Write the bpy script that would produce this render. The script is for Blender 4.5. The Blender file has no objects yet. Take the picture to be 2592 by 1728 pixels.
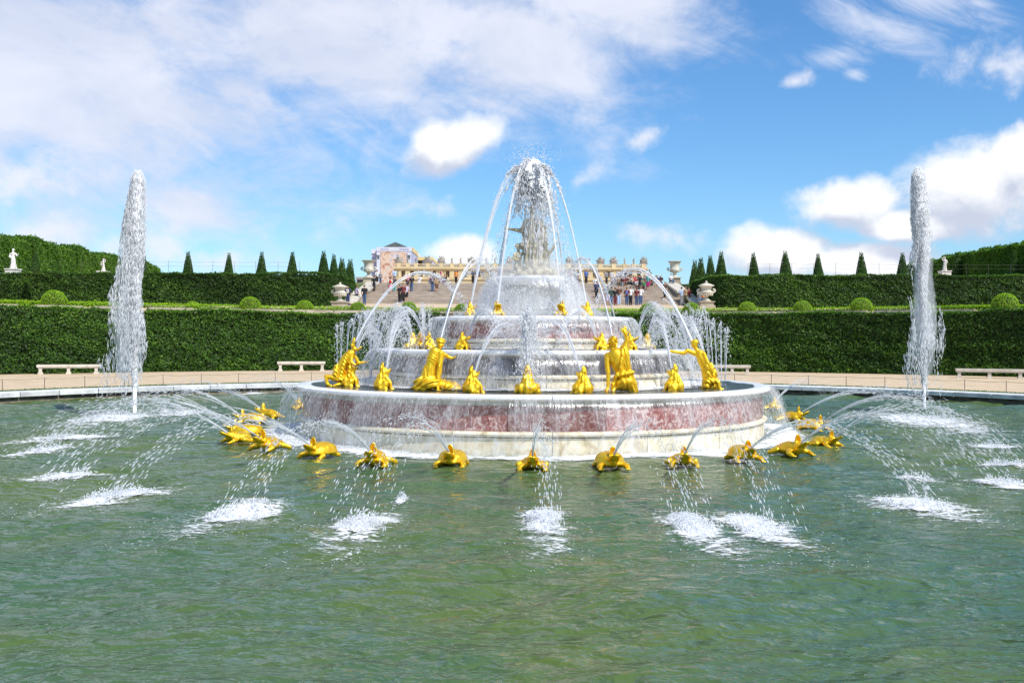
import bpy, bmesh, math, random
import numpy as np
from mathutils import Vector, Matrix, Euler
random.seed(7); rng = np.random.default_rng(11)
S = bpy.context.scene
COL = S.collection
rad = math.radians

# ------------------------------------------------------------------ camera
PITCH, ROLL, HCAM = 0.13, 0.20, 2.28
cam_d = bpy.data.cameras.new('camera'); cam = bpy.data.objects.new('camera', cam_d); COL.objects.link(cam)
cam_d.sensor_width = 36.0; cam_d.lens = 36.0 * 2610 / 2592
cam_d.clip_start = 0.1; cam_d.clip_end = 6000
RC = (Matrix.Rotation(rad(90 - PITCH), 3, 'X') @ Matrix.Rotation(rad(ROLL), 3, 'Z'))
cam.matrix_world = Matrix.Translation((0, 0, HCAM)) @ RC.to_4x4()
S.camera = cam

# ------------------------------------------------------------------ light
SUN = Vector((0.60, -0.62, 1.02)).normalized()
sun_el = math.asin(SUN.z); sun_az = math.atan2(SUN.x, SUN.y)
sl = bpy.data.lights.new('sun', 'SUN'); sl.energy = 4.3; sl.angle = rad(0.53); sl.color = (1.0, 0.955, 0.88)
so = bpy.data.objects.new('sun', sl); COL.objects.link(so)
so.rotation_euler = SUN.to_track_quat('Z', 'Y').to_euler(); so.location = (30, -30, 60)
S.view_settings.view_transform = 'Standard'; S.view_settings.look = 'None'
S.view_settings.exposure = 0.30; S.view_settings.gamma = 1.0
try: S.view_settings.use_curve_mapping = False
except Exception: pass
S.cycles.transparent_max_bounces = 48
S.cycles.diffuse_bounces = 5; S.cycles.glossy_bounces = 3; S.cycles.transmission_bounces = 4
S.cycles.volume_bounces = 12; S.cycles.max_bounces = 14; S.cycles.caustics_reflective = False; S.cycles.caustics_refractive = False

# ------------------------------------------------------------------ node helper
class T:
    def __init__(s, tree): s.t = tree; s.t.nodes.clear()
    def n(s, typ, props=None, **inp):
        nd = s.t.nodes.new(typ)
        for k, v in (props or {}).items(): setattr(nd, k, v)
        for k, v in inp.items():
            k = k.replace('_', ' ')
            if k.startswith('i') and k[1:].isdigit(): sock = nd.inputs[int(k[1:])]
            else: sock = nd.inputs[k]
            if isinstance(v, bpy.types.NodeSocket): s.t.links.new(v, sock)
            elif isinstance(v, bpy.types.Node): s.t.links.new(v.outputs[0], sock)
            else: sock.default_value = v
        return nd
    def m(s, op, a, b=0.0, c=None, clamp=False):
        nd = s.n('ShaderNodeMath', {'operation': op, 'use_clamp': clamp}, i0=a, i1=b)
        if c is not None:
            if isinstance(c, (int, float)): nd.inputs[2].default_value = c
            else: s.t.links.new(c, nd.inputs[2])
        return nd.outputs[0]
    def vm(s, op, a, b=None, scale=None):
        nd = s.n('ShaderNodeVectorMath', {'operation': op}, i0=a)
        if b is not None:
            if isinstance(b, (tuple, list)): nd.inputs[1].default_value = b
            else: s.t.links.new(b, nd.inputs[1])
        if scale is not None: nd.inputs['Scale'].default_value = scale
        return nd.outputs[1] if op in ('LENGTH', 'DOT_PRODUCT', 'DISTANCE') else nd.outputs[0]
    def ss(s, x, lo, hi, a=0.0, b=1.0):
        nd = s.n('ShaderNodeMapRange', {'interpolation_type': 'SMOOTHSTEP'})
        s.t.links.new(x, nd.inputs[0])
        for i, v in enumerate((lo, hi, a, b)): nd.inputs[i + 1].default_value = v
        return nd.outputs[0]
    def noise(s, vec, scale, detail=4, rough=.55, dist=0.0, out=0):
        nd = s.n('ShaderNodeTexNoise', Scale=scale, Detail=detail, Roughness=rough, Distortion=dist)
        if vec is not None: s.t.links.new(vec, nd.inputs['Vector'])
        return nd.outputs[out]
    def ramp(s, fac, stops, interp='LINEAR'):
        nd = s.n('ShaderNodeValToRGB'); s.t.links.new(fac, nd.inputs[0])
        cr = nd.color_ramp; cr.interpolation = interp
        while len(cr.elements) > 1: cr.elements.remove(cr.elements[0])
        cr.elements[0].position = stops[0][0]; cr.elements[0].color = (*stops[0][1], 1)
        for p, c in stops[1:]:
            e = cr.elements.new(p); e.color = (*c, 1)
        return nd.outputs[0]
    def mix(s, fac, a, b, blend='MIX'):
        nd = s.n('ShaderNodeMix', {'data_type': 'RGBA', 'blend_type': blend})
        for k, v in ((0, fac), (6, a), (7, b)):
            if isinstance(v, bpy.types.NodeSocket): s.t.links.new(v, nd.inputs[k])
            elif isinstance(v, (int, float)): nd.inputs[k].default_value = v
            else: nd.inputs[k].default_value = (*v, 1)
        return nd.outputs[2]

# ------------------------------------------------------------------ sky with clouds (world directions)
W = bpy.data.worlds.new('World'); S.world = W; W.use_nodes = True
t = T(W.node_tree)
sky = t.n('ShaderNodeTexSky', {'sky_type': 'NISHITA', 'sun_disc': False, 'sun_elevation': sun_el,
          'sun_rotation': sun_az, 'altitude': 100.0, 'air_density': 1.0, 'dust_density': 0.6, 'ozone_density': 3.0})
hs = t.n('ShaderNodeHueSaturation', Hue=0.497, Saturation=1.15, Value=1.0, Color=sky.outputs[0]).outputs[0]
hs = t.mix(1.0, hs, (0.92, 1.16, 1.36), 'MULTIPLY')
tc = t.n('ShaderNodeTexCoord').outputs['Generated']
d = t.vm('NORMALIZE', tc)
sp = t.n('ShaderNodeSeparateXYZ', Vector=d)
az = t.m('ARCTAN2', sp.outputs[0], sp.outputs[1]); el = t.m('ARCSINE', sp.outputs[2])
P2 = t.n('ShaderNodeCombineXYZ', X=az, Y=el).outputs[0]
def dirp(dx, dy):                        # a direction of the photograph as azimuth / elevation
    v = RC @ Vector(((dx * 1.10204 - 1296) / 2610, -(dy * 1.10204 - 864) / 2610, -1)); v.normalize()
    return math.atan2(v.x, v.y), math.asin(v.z)
def field(blobs, vec):
    acc = None
    for (cx, cy, rx, ry, ang) in blobs:
        a0, e0 = dirp(cx, cy)
        k = 1.10204 / 2700
        sub = t.vm('SUBTRACT', vec, (a0, e0, 0))
        rt = t.n('ShaderNodeVectorRotate', {'rotation_type': 'Z_AXIS'}, Vector=sub, Angle=rad(ang)).outputs[0]
        sc = t.vm('MULTIPLY', rt, (1 / (rx * k), 1 / (ry * k), 0))
        v = t.m('SUBTRACT', 1.0, t.vm('LENGTH', sc))
        acc = v if acc is None else t.m('SMOOTH_MAX', acc, v, 0.15)
    return acc
nA = t.noise(d, 7.5, 9, .6, .3); nB = t.noise(d, 26, 7, .6); nC = t.noise(t.vm('MULTIPLY', d, (1, 1, 2.2)), 5.0, 10, .62, .5)
# cumulus
cum = [(2260, 430, 190, 118, 0), (2340, 365, 90, 85, 0), (1945, 468, 135, 76, 0), (2080, 520, 130, 46, 0), (1790, 590, 165, 76, 0), (1965, 600, 190, 56, 0), (1035, 345, 150, 72, -24), (1065, 580, 110, 60, 0), (1000, 330, 70, 60, 0)]
cumf = field(cum, P2)
v1 = t.m('ADD', cumf, t.m('MULTIPLY', t.m('SUBTRACT', nA, .5), 1.35))
v1 = t.m('ADD', v1, t.m('MULTIPLY', t.m('SUBTRACT', nB, .5), .55))
nH = t.noise(d, 60, 5, .6)
v1 = t.m('ADD', v1, t.m('MULTIPLY', t.m('SUBTRACT', nH, .5), .25))
a1 = t.ss(v1, 0.0, 0.46)
# the same field a little higher: gives lit tops and grey undersides
up = t.vm('ADD', d, (0.012, 0, 0.022))
cumf2 = field(cum, t.vm('ADD', P2, (0.008, 0.024, 0)))
v2 = t.m('ADD', cumf2, t.m('MULTIPLY', t.m('SUBTRACT', t.noise(up, 7.5, 5, .6, .3), .5), 1.35))
v2 = t.m('ADD', v2, t.m('MULTIPLY', t.m('SUBTRACT', t.noise(up, 26, 4, .6), .5), .55))
sh = t.ss(t.m('SUBTRACT', v2, v1), -0.32, 0.34)
c_cum = t.mix(sh, (8.5, 8.6, 8.8), (5.0, 5.5, 6.7))
# soft small clouds
soft = [(1525, 545, 120, 40, 8), (1345, 410, 95, 42, -30), (1480, 315, 60, 34, -20), (1025, 480, 85, 42, -10), (1825, 188, 52, 24, -8), (2300, 150, 110, 60, 10), (2215, 140, 75, 50, -20), (-20, 420, 230, 85, -10),
        (120, 530, 260, 60, -12), (520, 600, 160, 40, 0), (2345, 290, 30, 30, 0), (330, 560, 150, 60, 0)]
v3 = t.m('ADD', field(soft, P2), t.m('MULTIPLY', t.m('SUBTRACT', nB, .5), 2.4))
v3 = t.m('ADD', v3, t.m('MULTIPLY', t.m('SUBTRACT', nA, .5), 1.6))
v3 = t.m('ADD', v3, t.m('MULTIPLY', t.m('SUBTRACT', nH, .5), .8))
a3 = t.m('MULTIPLY', t.ss(v3, 0.05, 1.25), .85)
wr0 = t.n('ShaderNodeVectorRotate', {'rotation_type': 'Y_AXIS'}, Vector=d, Angle=rad(-20)).outputs[0]
# broad veil of high cloud, thick to the left and broken towards the middle
veil = [(180, 150, 830, 560, 0), (760, 90, 560, 300, 8), (1200, 120, 420, 240, 18), (420, 470, 260, 130, 0), (1340, -10, 420, 190, 15), (-700, 150, 900, 560, 0)]
nD = t.noise(t.vm('MULTIPLY', d, (1.0, 1.0, 1.5)), 15, 9, .62, .6)
v4 = t.m('ADD', field(veil, P2), t.m('MULTIPLY', t.m('SUBTRACT', nD, .5), 1.05))
v4 = t.m('ADD', v4, t.m('MULTIPLY', t.m('SUBTRACT', nC, .5), .8))
nG = t.noise(t.vm('MULTIPLY', wr0, (6, 6, 15)), 1.5, 9, .62, .8)
v4 = t.m('ADD', v4, t.m('MULTIPLY', t.m('SUBTRACT', nG, .5), 1.0))
a4 = t.m('MULTIPLY', t.ss(v4, -0.05, 0.85), .90)
# feathery wisps to the right
wr = t.n('ShaderNodeVectorRotate', {'rotation_type': 'Y_AXIS'}, Vector=d, Angle=rad(-28)).outputs[0]
nE = t.noise(t.vm('MULTIPLY', wr, (8, 8, 26)), 1.6, 9, .66, .9)
wisp = [(2020, 60, 210, 62, 24), (1920, 130, 110, 40, 5), (2150, 0, 200, 50, 20), (1965, 170, 40, 22, 10), (2250, 8, 60, 18, 20)]
v5 = t.m('ADD', field(wisp, P2), t.m('MULTIPLY', t.m('SUBTRACT', nE, .5), 1.9))
a5 = t.m('MULTIPLY', t.ss(v5, 0.0, 1.15), .66)
# broken cloud over the rest of the sky
nF = t.noise(t.vm('MULTIPLY', d, (1, 1, 1.7)), 3.1, 9, .6, .2)
out = t.m('MAXIMUM', t.ss(t.m('ABSOLUTE', az), 0.62, 1.0), t.ss(el, 0.42, 0.7))
a6 = t.m('MULTIPLY', t.m('MULTIPLY', t.ss(nF, 0.46, 0.66), out), .85)
veilcol = t.mix(t.ss(nC, .35, .68), (5.9, 6.3, 7.5), (7.3, 7.5, 8.4))
c = t.mix(a6, hs, (7.4, 7.6, 8.2))
c = t.mix(a4, c, veilcol)
c = t.mix(a5, c, (7.2, 7.5, 8.5))
c = t.mix(a3, c, (7.3, 7.5, 8.3))
c = t.mix(a1, c, c_cum)
bg = t.n('ShaderNodeBackground', Color=c, Strength=0.1)
t.n('ShaderNodeOutputWorld', Surface=bg.outputs[0])

# ------------------------------------------------------------------ projection helpers (photo pixel on a known real plane -> metres)
def ray(x, y):                           # x, y as seen at 2352 px width
    return RC @ Vector(((x * 1.10204 - 1296) / 2610, -(y * 1.10204 - 864) / 2610, -1))
def at(x, y, Y):
    v = ray(x, y); k = Y / v.y
    return Vector((v.x * k, Y, HCAM + v.z * k))
def onh(x, y, h=0.0):
    v = ray(x, y); k = (h - HCAM) / v.z
    return Vector((v.x * k, v.y * k, h))
FX, FY = 0.508, 26.0                     # fountain axis
def ring(r, x, front=True):              # the point of a fountain ring that lies over column x
    a = (x * 1.10204 - 1296) / 2610
    A = 1 + a * a; B = -2 * (FY + a * FX); C_ = FX * FX + FY * FY - r * r
    D_ = max(B * B - 4 * A * C_, 0); s = math.sqrt(D_)
    Y = (-B - s) / (2 * A) if front else (-B + s) / (2 * A)
    p = Vector((a * Y - FX, Y - FY)); p = p.normalized() * r
    return Vector((FX + p.x, FY + p.y, 0))

# ------------------------------------------------------------------ materials
def newmat(name):
    m = bpy.data.materials.new(name); m.use_nodes = True
    return m, T(m.node_tree)
def surf(t, **k):
    p = t.n('ShaderNodeBsdfPrincipled', **k)
    t.n('ShaderNodeOutputMaterial', Surface=p.outputs[0]); return p
def mnoise(name, c1, c2, scale=4, rough=.7, bump=.2, bscale=30, stretch=(1, 1, 1), metal=0.0, rnd=.15, c3=None, lo=.35, hi=.65, coord='Object', spec=.4, dist=0.0, detail=6):
    m, t = newmat(name)
    co = t.n('ShaderNodeTexCoord').outputs[coord]
    if stretch != (1, 1, 1): co = t.vm('MULTIPLY', co, stretch)
    oi = t.n('ShaderNodeObjectInfo').outputs['Random']
    co = t.vm('ADD', co, t.n('ShaderNodeCombineXYZ', X=t.m('MULTIPLY', oi, 37.0), Y=t.m('MULTIPLY', oi, 17.0)).outputs[0])
    f = t.noise(co, scale, detail, .6, dist)
    st = [(lo, c1), (hi, c2)]
    if c3: st.append((min(hi + .12, 1), c3))
    col = t.ramp(f, st)
    if rnd: col = t.mix(1.0, col, t.ramp(oi, [(0, (1 - rnd,) * 3), (1, (1 + rnd * .6,) * 3)]), 'MULTIPLY')
    f2 = t.noise(co, bscale, 6, .65)
    bp = t.n('ShaderNodeBump', Strength=bump, Distance=.02, Height=f2)
    rr = t.m('ADD', t.m('MULTIPLY', f2, .25), rough - .12)
    p = surf(t, Base_Color=col, Roughness=rr, Metallic=metal, Normal=bp.outputs[0])
    p.inputs['Specular IOR Level'].default_value = spec
    return m
M = {}
M['gold'] = mnoise('gilding', (.95, .50, .010), (1.0, .66, .022), 9, .30, .35, 38, metal=.62, rnd=.06, c3=(1.0, .74, .06), spec=.7)
M['latona'] = mnoise('wet grey marble', (.26, .22, .13), (.60, .54, .39), 7, .42, .6, 30, rnd=.1, c3=(.80, .74, .58))
M['lip'] = mnoise('wet white marble', (.80, .80, .80), (.88, .87, .85), 3, .22, .10, 30, rnd=.05, spec=.6)
M['frieze'] = mnoise('grey marble', (.30, .29, .24), (.42, .41, .36), 2.5, .35, .15, 25, rnd=.15, spec=.5)
M['cream'] = mnoise('cream marble', (.44, .35, .20), (.78, .69, .48), 2.2, .4, .25, 18, rnd=.12, c3=(.80, .76, .64), lo=.30, hi=.5, dist=1.2)
M['core'] = mnoise('dark wet stone', (.05, .05, .045), (.12, .11, .09), 5, .5, .3, 30, rnd=0)
M['red'] = mnoise('red marble', (.13, .014, .012), (.30, .085, .070), 7.5, .28, .1, 30, rnd=.35, c3=(.58, .44, .40), lo=.30, hi=.50, dist=1.6, spec=.6)
M['mauve'] = mnoise('mauve grey marble', (.085, .065, .07), (.20, .165, .17), 4, .3, .1, 30, rnd=.25, c3=(.34, .31, .31), lo=.35, hi=.6, dist=1.2, spec=.6)
M['ped'] = mnoise('mossy grey stone', (.16, .155, .11), (.34, .33, .27), 6, .4, .4, 25, rnd=.1, c3=(.45, .44, .38))
M['kerb'] = mnoise('white kerb stone', (.50, .50, .50), (.74, .74, .73), 2.2, .6, .3, 25, rnd=.16)
M['kerbwall'] = mnoise('stained pool wall', (.05, .045, .03), (.20, .17, .11), 3, .6, .4, 20, rnd=0, stretch=(1, 1, 3))
M['gravel'] = mnoise('pink gravel', (.46, .345, .22), (.62, .49, .335), 2.2, .95, .5, 60, rnd=0, lo=.3, hi=.7)
M['stone'] = mnoise('warm limestone', (.34, .28, .20), (.50, .43, .32), 1.2, .85, .3, 12, rnd=.15)
M['step'] = mnoise('weathered step stone', (.42, .35, .28), (.60, .51, .42), 1.5, .85, .3, 8, rnd=.14)
M['urn'] = mnoise('pale carved marble', (.46, .42, .34), (.66, .62, .52), 2.5, .6, .5, 9, rnd=.1)
M['whitestone'] = mnoise('white statue marble', (.62, .56, .52), (.78, .74, .70), 3, .6, .4, 14, rnd=.08)
M['bench'] = mnoise('bench limestone', (.50, .45, .37), (.68, .63, .54), 3, .7, .25, 25, rnd=.08)
M['palace'] = mnoise('golden limestone', (.52, .41, .235), (.66, .54, .33), .25, .85, .15, 2, rnd=.06)
M['palace2'] = mnoise('grey lead and stone', (.20, .18, .16), (.34, .31, .27), .6, .8, .2, 2, rnd=.1)
M['glass'] = mnoise('dark window glass', (.02, .018, .018), (.05, .04, .035), .3, .2, 0, 2, rnd=.3)
M['winframe'] = mnoise('wooden window frame', (.34, .20, .08), (.42, .26, .11), .5, .7, 0, 2)
M['slate'] = mnoise('slate roof', (.07, .09, .09), (.12, .14, .14), .5, .6, .1, 4)
M['metal'] = mnoise('dark iron', (.09, .08, .07), (.16, .14, .12), 8, .6, .1, 20, rnd=.1, metal=.3)
M['sheet'] = mnoise('printed scaffold sheet', (.42, .44, .58), (.52, .54, .68), .08, .8, .05, 2, rnd=.12)
M['sheetpale'] = mnoise('pale printed sheet', (.60, .61, .70), (.72, .72, .78), .15, .8, .05, 2, rnd=.08)
M['sheetsunlit'] = mnoise('sunlit sheet', (.66, .50, .22), (.76, .60, .30), .15, .8, .05, 2, rnd=.08)  # sunlit yellow of the wing's right side is put into the colour
def mural():
    m, t = newmat('printed mural')
    co = t.n('ShaderNodeTexCoord').outputs['Object']
    f = t.noise(co, .30, 6, .65, 1.6)
    col = t.ramp(f, [(.28, (.20, .10, .08)), (.40, (.45, .20, .12)), (.45, (.60, .36, .24)), (.50, (.70, .62, .54)), (.55, (.66, .36, .16)), (.60, (.66, .66, .70)), (.66, (.30, .30, .40)), (.74, (.62, .50, .40))])
    surf(t, Base_Color=col, Roughness=.8); return m
M['mural'] = mural()

def leafmat(name, c1, c2, c3, trans=.35):
    m, t = newmat(name)
    a = t.n('ShaderNodeAttribute', {'attribute_name': 'tint'}).outputs['Fac']
    col = t.ramp(a, [(0, c1), (.55, c2), (1, c3)])
    df = t.n('ShaderNodeBsdfPrincipled', Base_Color=col, Roughness=.5)
    df.inputs['Specular IOR Level'].default_value = .35
    tr = t.n('ShaderNodeBsdfTranslucent', Color=t.mix(1.0, col, (1.2, 1.5, .5), 'MULTIPLY'))
    mx = t.n('ShaderNodeMixShader', Fac=trans, i1=df.outputs[0], i2=tr.outputs[0])
    t.n('ShaderNodeOutputMaterial', Surface=mx.outputs[0]); return m
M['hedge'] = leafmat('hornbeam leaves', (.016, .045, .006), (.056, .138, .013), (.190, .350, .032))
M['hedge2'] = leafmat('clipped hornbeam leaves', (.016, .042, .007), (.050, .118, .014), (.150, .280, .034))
M['box'] = leafmat('box leaves', (.15, .28, .010), (.28, .45, .016), (.42, .60, .035))
M['yew'] = leafmat('yew needles', (.022, .060, .012), (.055, .125, .02), (.12, .23, .036))
M['tree'] = leafmat('lime tree leaves', (.040, .095, .012), (.095, .20, .02), (.20, .34, .03))
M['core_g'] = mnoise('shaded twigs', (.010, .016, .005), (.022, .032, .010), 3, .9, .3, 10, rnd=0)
M['grass'] = leafmat('short grass', (.05, .11, .02), (.09, .18, .03), (.16, .27, .06))
M['soil'] = mnoise('worn turf', (.10, .14, .04), (.17, .22, .07), 3, .95, .4, 30, rnd=0)
M['bark'] = mnoise('bark', (.05, .04, .03), (.10, .08, .06), 8, .9, .4, 20)

def water_mat(name, body1, body2, bs=(1.4, 4.5, 15), bst=.5, patch=.16):
    m, t = newmat(name)
    co = t.n('ShaderNodeTexCoord').outputs['Object']
    f = t.noise(co, patch, 3, .5, .4)
    f2 = t.noise(co, 1.1, 5, .6, .6)
    col = t.mix(t.ss(t.m('ADD', t.m('MULTIPLY', f, .75), t.m('MULTIPLY', f2, .25)), .38, .62), body1, body2)
    st = t.n('ShaderNodeVectorRotate', {'rotation_type': 'Z_AXIS'}, Vector=co, Angle=rad(9)).outputs[0]
    st = t.vm('MULTIPLY', st, (1.0, 1.35, 1))
    h1 = t.noise(st, bs[0], 1.5, .5, .35); h2 = t.noise(st, bs[1], 2, .5, .5); h3 = t.noise(st, bs[2], 2, .5, .3)
    h2 = t.m('SUBTRACT', 1.0, t.m('ABSOLUTE', t.m('SUBTRACT', t.m('MULTIPLY', h2, 2.0), 1.0)))
    h3 = t.m('SUBTRACT', 1.0, t.m('ABSOLUTE', t.m('SUBTRACT', t.m('MULTIPLY', h3, 2.0), 1.0)))
    h = t.m('ADD', t.m('MULTIPLY', h1, 1.0), t.m('ADD', t.m('MULTIPLY', h2, .34), t.m('MULTIPLY', h3, .07)))
    bp = t.n('ShaderNodeBump', Strength=bst, Distance=.16, Height=h)
    p = surf(t, Base_Color=col, Roughness=.10, IOR=1.33, Normal=bp.outputs[0])
    p.inputs['Specular IOR Level'].default_value = .5
    return m
M['water'] = water_mat('green pool water', (.050, .108, .050), (.082, .124, .028), (2.9, 4.0, 9), .72)
M['bwater'] = water_mat('dark basin water', (.035, .042, .040), (.06, .07, .06), (3, 9, 25), .45)

def white_water(name, alpha=1.0, solid=False, rough=.25):
    m, t = newmat(name)
    # a drop scatters light from all around: its diffuse lobe leans to the open sky
    nn = t.vm('NORMALIZE', t.vm('ADD', t.vm('MULTIPLY', t.n('ShaderNodeNewGeometry').outputs['Normal'], (.45, .45, .45)), (.20, -.20, .75)))
    df = t.n('ShaderNodeBsdfDiffuse', Color=(.96, .97, .99, 1), Normal=nn) if solid else t.n('ShaderNodeBsdfDiffuse', Color=(.96, .97, .99, 1))
    tr = t.n('ShaderNodeBsdfTranslucent', Color=(.96, .97, .99, 1))
    gl = t.n('ShaderNodeBsdfGlossy', Color=(1, 1, 1, 1), Roughness=rough)
    a = t.n('ShaderNodeMixShader', Fac=.15 if solid else .5, i1=df.outputs[0], i2=tr.outputs[0])
    b = t.n('ShaderNodeMixShader', Fac=.06, i1=a.outputs[0], i2=gl.outputs[0])
    o = b
    if alpha < 1:
        o = t.n('ShaderNodeMixShader', Fac=alpha, i1=t.n('ShaderNodeBsdfTransparent').outputs[0], i2=b.outputs[0])
    t.n('ShaderNodeOutputMaterial', Surface=o.outputs[0]); return m
M['drop'] = white_water('white water drops', .85)
M['drop2'] = white_water('clear water streaks', .58)
M['drop3'] = white_water('foaming jet water', .60, rough=.5)
def vol(name, dens):
    m, t = newmat(name)
    v = t.n('ShaderNodeVolumePrincipled', Color=(.98, .985, 1, 1), Density=dens, Anisotropy=.2)
    t.n('ShaderNodeOutputMaterial', Volume=v.outputs[0]); return m
M['vol1'] = vol('drifting spray', 1.3); M['vol2'] = vol('thick spray', 4.2); M['vol3'] = vol('thin spray', .55)
M['mist'] = white_water('fine spray', .30, rough=.5)
M['froth'] = white_water('frothing core water', 1.0, solid=True, rough=.5)
def curtain_mat(name, lo, hi, amin, amax, us=26, vs=1.1, gap=.0):
    m, t = newmat(name)
    uv = t.n('ShaderNodeTexCoord').outputs['UV']
    n1 = t.noise(t.vm('MULTIPLY', uv, (us, vs, 1)), 1.0, 5, .62, .15)
    n2 = t.noise(t.vm('MULTIPLY', uv, (us * .12, vs * .9, 1)), 1.0, 4, .6, .6)
    n3 = t.noise(t.vm('MULTIPLY', uv, (us * .9, us * .35, 1)), 1.0, 4, .6, .3)
    n4 = t.noise(t.vm('MULTIPLY', uv, (us * 2.6, us * .7, 1)), 1.0, 2, .6, .2)
    v = t.m('ADD', t.m('MULTIPLY', n1, .5), t.m('ADD', t.m('MULTIPLY', n2, .62 + gap), t.m('MULTIPLY', n3, .22)))
    v = t.ss(v, lo, hi, amin, amax)
    v = t.m('MULTIPLY', v, t.ss(n2, .36, .52, .45, 1.0))
    fine = t.ss(n4, .54, .68, 0.0, .30)
    al = t.m('ADD', v, t.m('MULTIPLY', fine, t.ss(n2, .36, .55)), clamp=True)
    bp = t.n('ShaderNodeBump', Strength=.7, Distance=.03, Height=n1)
    df = t.n('ShaderNodeBsdfDiffuse', Color=(.95, .95, .95, 1), Normal=bp.outputs[0])
    tr = t.n('ShaderNodeBsdfTranslucent', Color=(.85, .88, .92, 1))
    gl = t.n('ShaderNodeBsdfGlossy', Color=(1, 1, 1, 1), Roughness=.15, Normal=bp.outputs[0])
    a = t.n('ShaderNodeMixShader', Fac=.4, i1=df.outputs[0], i2=tr.outputs[0])
    b = t.n('ShaderNodeMixShader', Fac=.12, i1=a.outputs[0], i2=gl.outputs[0])
    o = t.n('ShaderNodeMixShader', Fac=al, i1=t.n('ShaderNodeBsdfTransparent').outputs[0], i2=b.outputs[0])
    t.n('ShaderNodeOutputMaterial', Surface=o.outputs[0]); return m
M['curtain'] = curtain_mat('falling sheet of water', .54, .98, .07, .62)
M['curtain2'] = curtain_mat('falling sheet of water fine', .54, .98, .09, .62, 34, 2.2)
M['curtain3'] = curtain_mat('falling sheet of water white', .52, .98, .10, .66, 40, 5)
def foam_mat():
    m, t = newmat('white foam')
    tcn = t.n('ShaderNodeTexCoord')
    r = t.n('ShaderNodeSeparateXYZ', Vector=tcn.outputs['UV']).outputs[0]     # 0 centre .. 1 edge
    co = tcn.outputs['Object']
    co = t.vm('MULTIPLY', co, (.8, 1.25, 1)); n1 = t.noise(co, 6.5, 7, .72, 1.6); n2 = t.noise(co, 1.8, 4, .6, .5); n3 = t.noise(co, 20, 3, .6, .3)
    v = t.m('SUBTRACT', t.m('ADD', t.m('MULTIPLY', n1, 1.25), t.m('ADD', t.m('MULTIPLY', n2, .7), t.m('MULTIPLY', n3, .45))), 1.2)
    v = t.m('ADD', t.m('MULTIPLY', v, 2.8), t.m('MULTIPLY', t.m('SUBTRACT', .62, r), 1.7))
    al = t.ss(v, .0, .85, 0, .95)
    bp = t.n('ShaderNodeBump', Strength=.8, Distance=.05, Height=n1)
    df = t.n('ShaderNodeBsdfDiffuse', Color=(.93, .95, .96, 1), Normal=bp.outputs[0])
    o = t.n('ShaderNodeMixShader', Fac=al, i1=t.n('ShaderNodeBsdfTransparent').outputs[0], i2=df.outputs[0])
    t.n('ShaderNodeOutputMaterial', Surface=o.outputs[0]); return m
M['foam'] = foam_mat()
def cloth():
    m, t = newmat('cloth')
    oi = t.n('ShaderNodeObjectInfo').outputs['Color']
    co = t.n('ShaderNodeTexCoord').outputs['Object']
    n = t.noise(co, 9, 4, .6)
    col = t.mix(1.0, oi, t.ramp(n, [(.3, (.75,) * 3), (.7, (1.1,) * 3)]), 'MULTIPLY')
    bp = t.n('ShaderNodeBump', Strength=.6, Distance=.03, Height=n)
    surf(t, Base_Color=col, Roughness=.85, Normal=bp.outputs[0]); return m
M['cloth'] = cloth()
M['skin'] = mnoise('skin', (.42, .24, .16), (.52, .31, .22), 6, .6, .05, 20, rnd=.3)
M['hair'] = mnoise('hair', (.02, .015, .01), (.07, .045, .03), 10, .6, .3, 40, rnd=.3)

# ------------------------------------------------------------------ object helpers
def tagit(o, label=None, cat=None, group=None, kind=None):
    if label: o['label'] = label
    if cat: o['category'] = cat
    if group: o['group'] = group
    if kind: o['kind'] = kind
    return o
def mesh_np(name, V, F, mat=None, smooth=True, sharp=None, uv=None, tint=None):
    """V (n,3); F list of tuples or (m,k) array"""
    me = bpy.data.meshes.new(name)
    V = np.asarray(V, dtype=np.float32)
    if isinstance(F, np.ndarray):
        m, k = F.shape
        me.vertices.add(len(V)); me.vertices.foreach_set('co', V.ravel())
        me.loops.add(m * k); me.loops.foreach_set('vertex_index', F.astype(np.int32).ravel())
        me.polygons.add(m); me.polygons.foreach_set('loop_start', np.arange(0, m * k, k, dtype=np.int32))
        me.update(calc_edges=True)
    else:
        me.from_pydata(V.tolist(), [], F); me.update()
    if uv is not None:
        l = me.uv_layers.new(name='UVMap'); li = np.empty(len(me.loops), np.int32); me.loops.foreach_get('vertex_index', li)
        l.data.foreach_set('uv', np.asarray(uv, np.float32)[li].ravel())
    if tint is not None:
        a = me.attributes.new('tint', 'FLOAT', 'FACE'); a.data.foreach_set('value', np.asarray(tint, np.float32))
    me.polygons.foreach_set('use_smooth', np.full(len(me.polygons), smooth)); 
    if smooth and sharp: me.set_sharp_from_angle(angle=rad(sharp))
    if mat: me.materials.append(mat)
    return me
def ob(name, me, parent=None, loc=None, rz=None):
    o = bpy.data.objects.new(name, me); COL.objects.link(o)
    if parent is not None: o.parent = parent
    if loc is not None: o.location = loc
    if rz is not None: o.rotation_euler = (0, 0, rz)
    return o
def root(name, label, cat, loc=(0, 0, 0), group=None, rz=0.0):
    o = ob(name, None, None, loc, rz); o.empty_display_size = .2
    return tagit(o, label, cat, group)
def wpart(name, me, parent):             # a child whose mesh is in world coordinates
    o = ob(name, me, parent); o.matrix_parent_inverse = (Matrix.Translation(parent.location)).inverted(); return o
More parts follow.
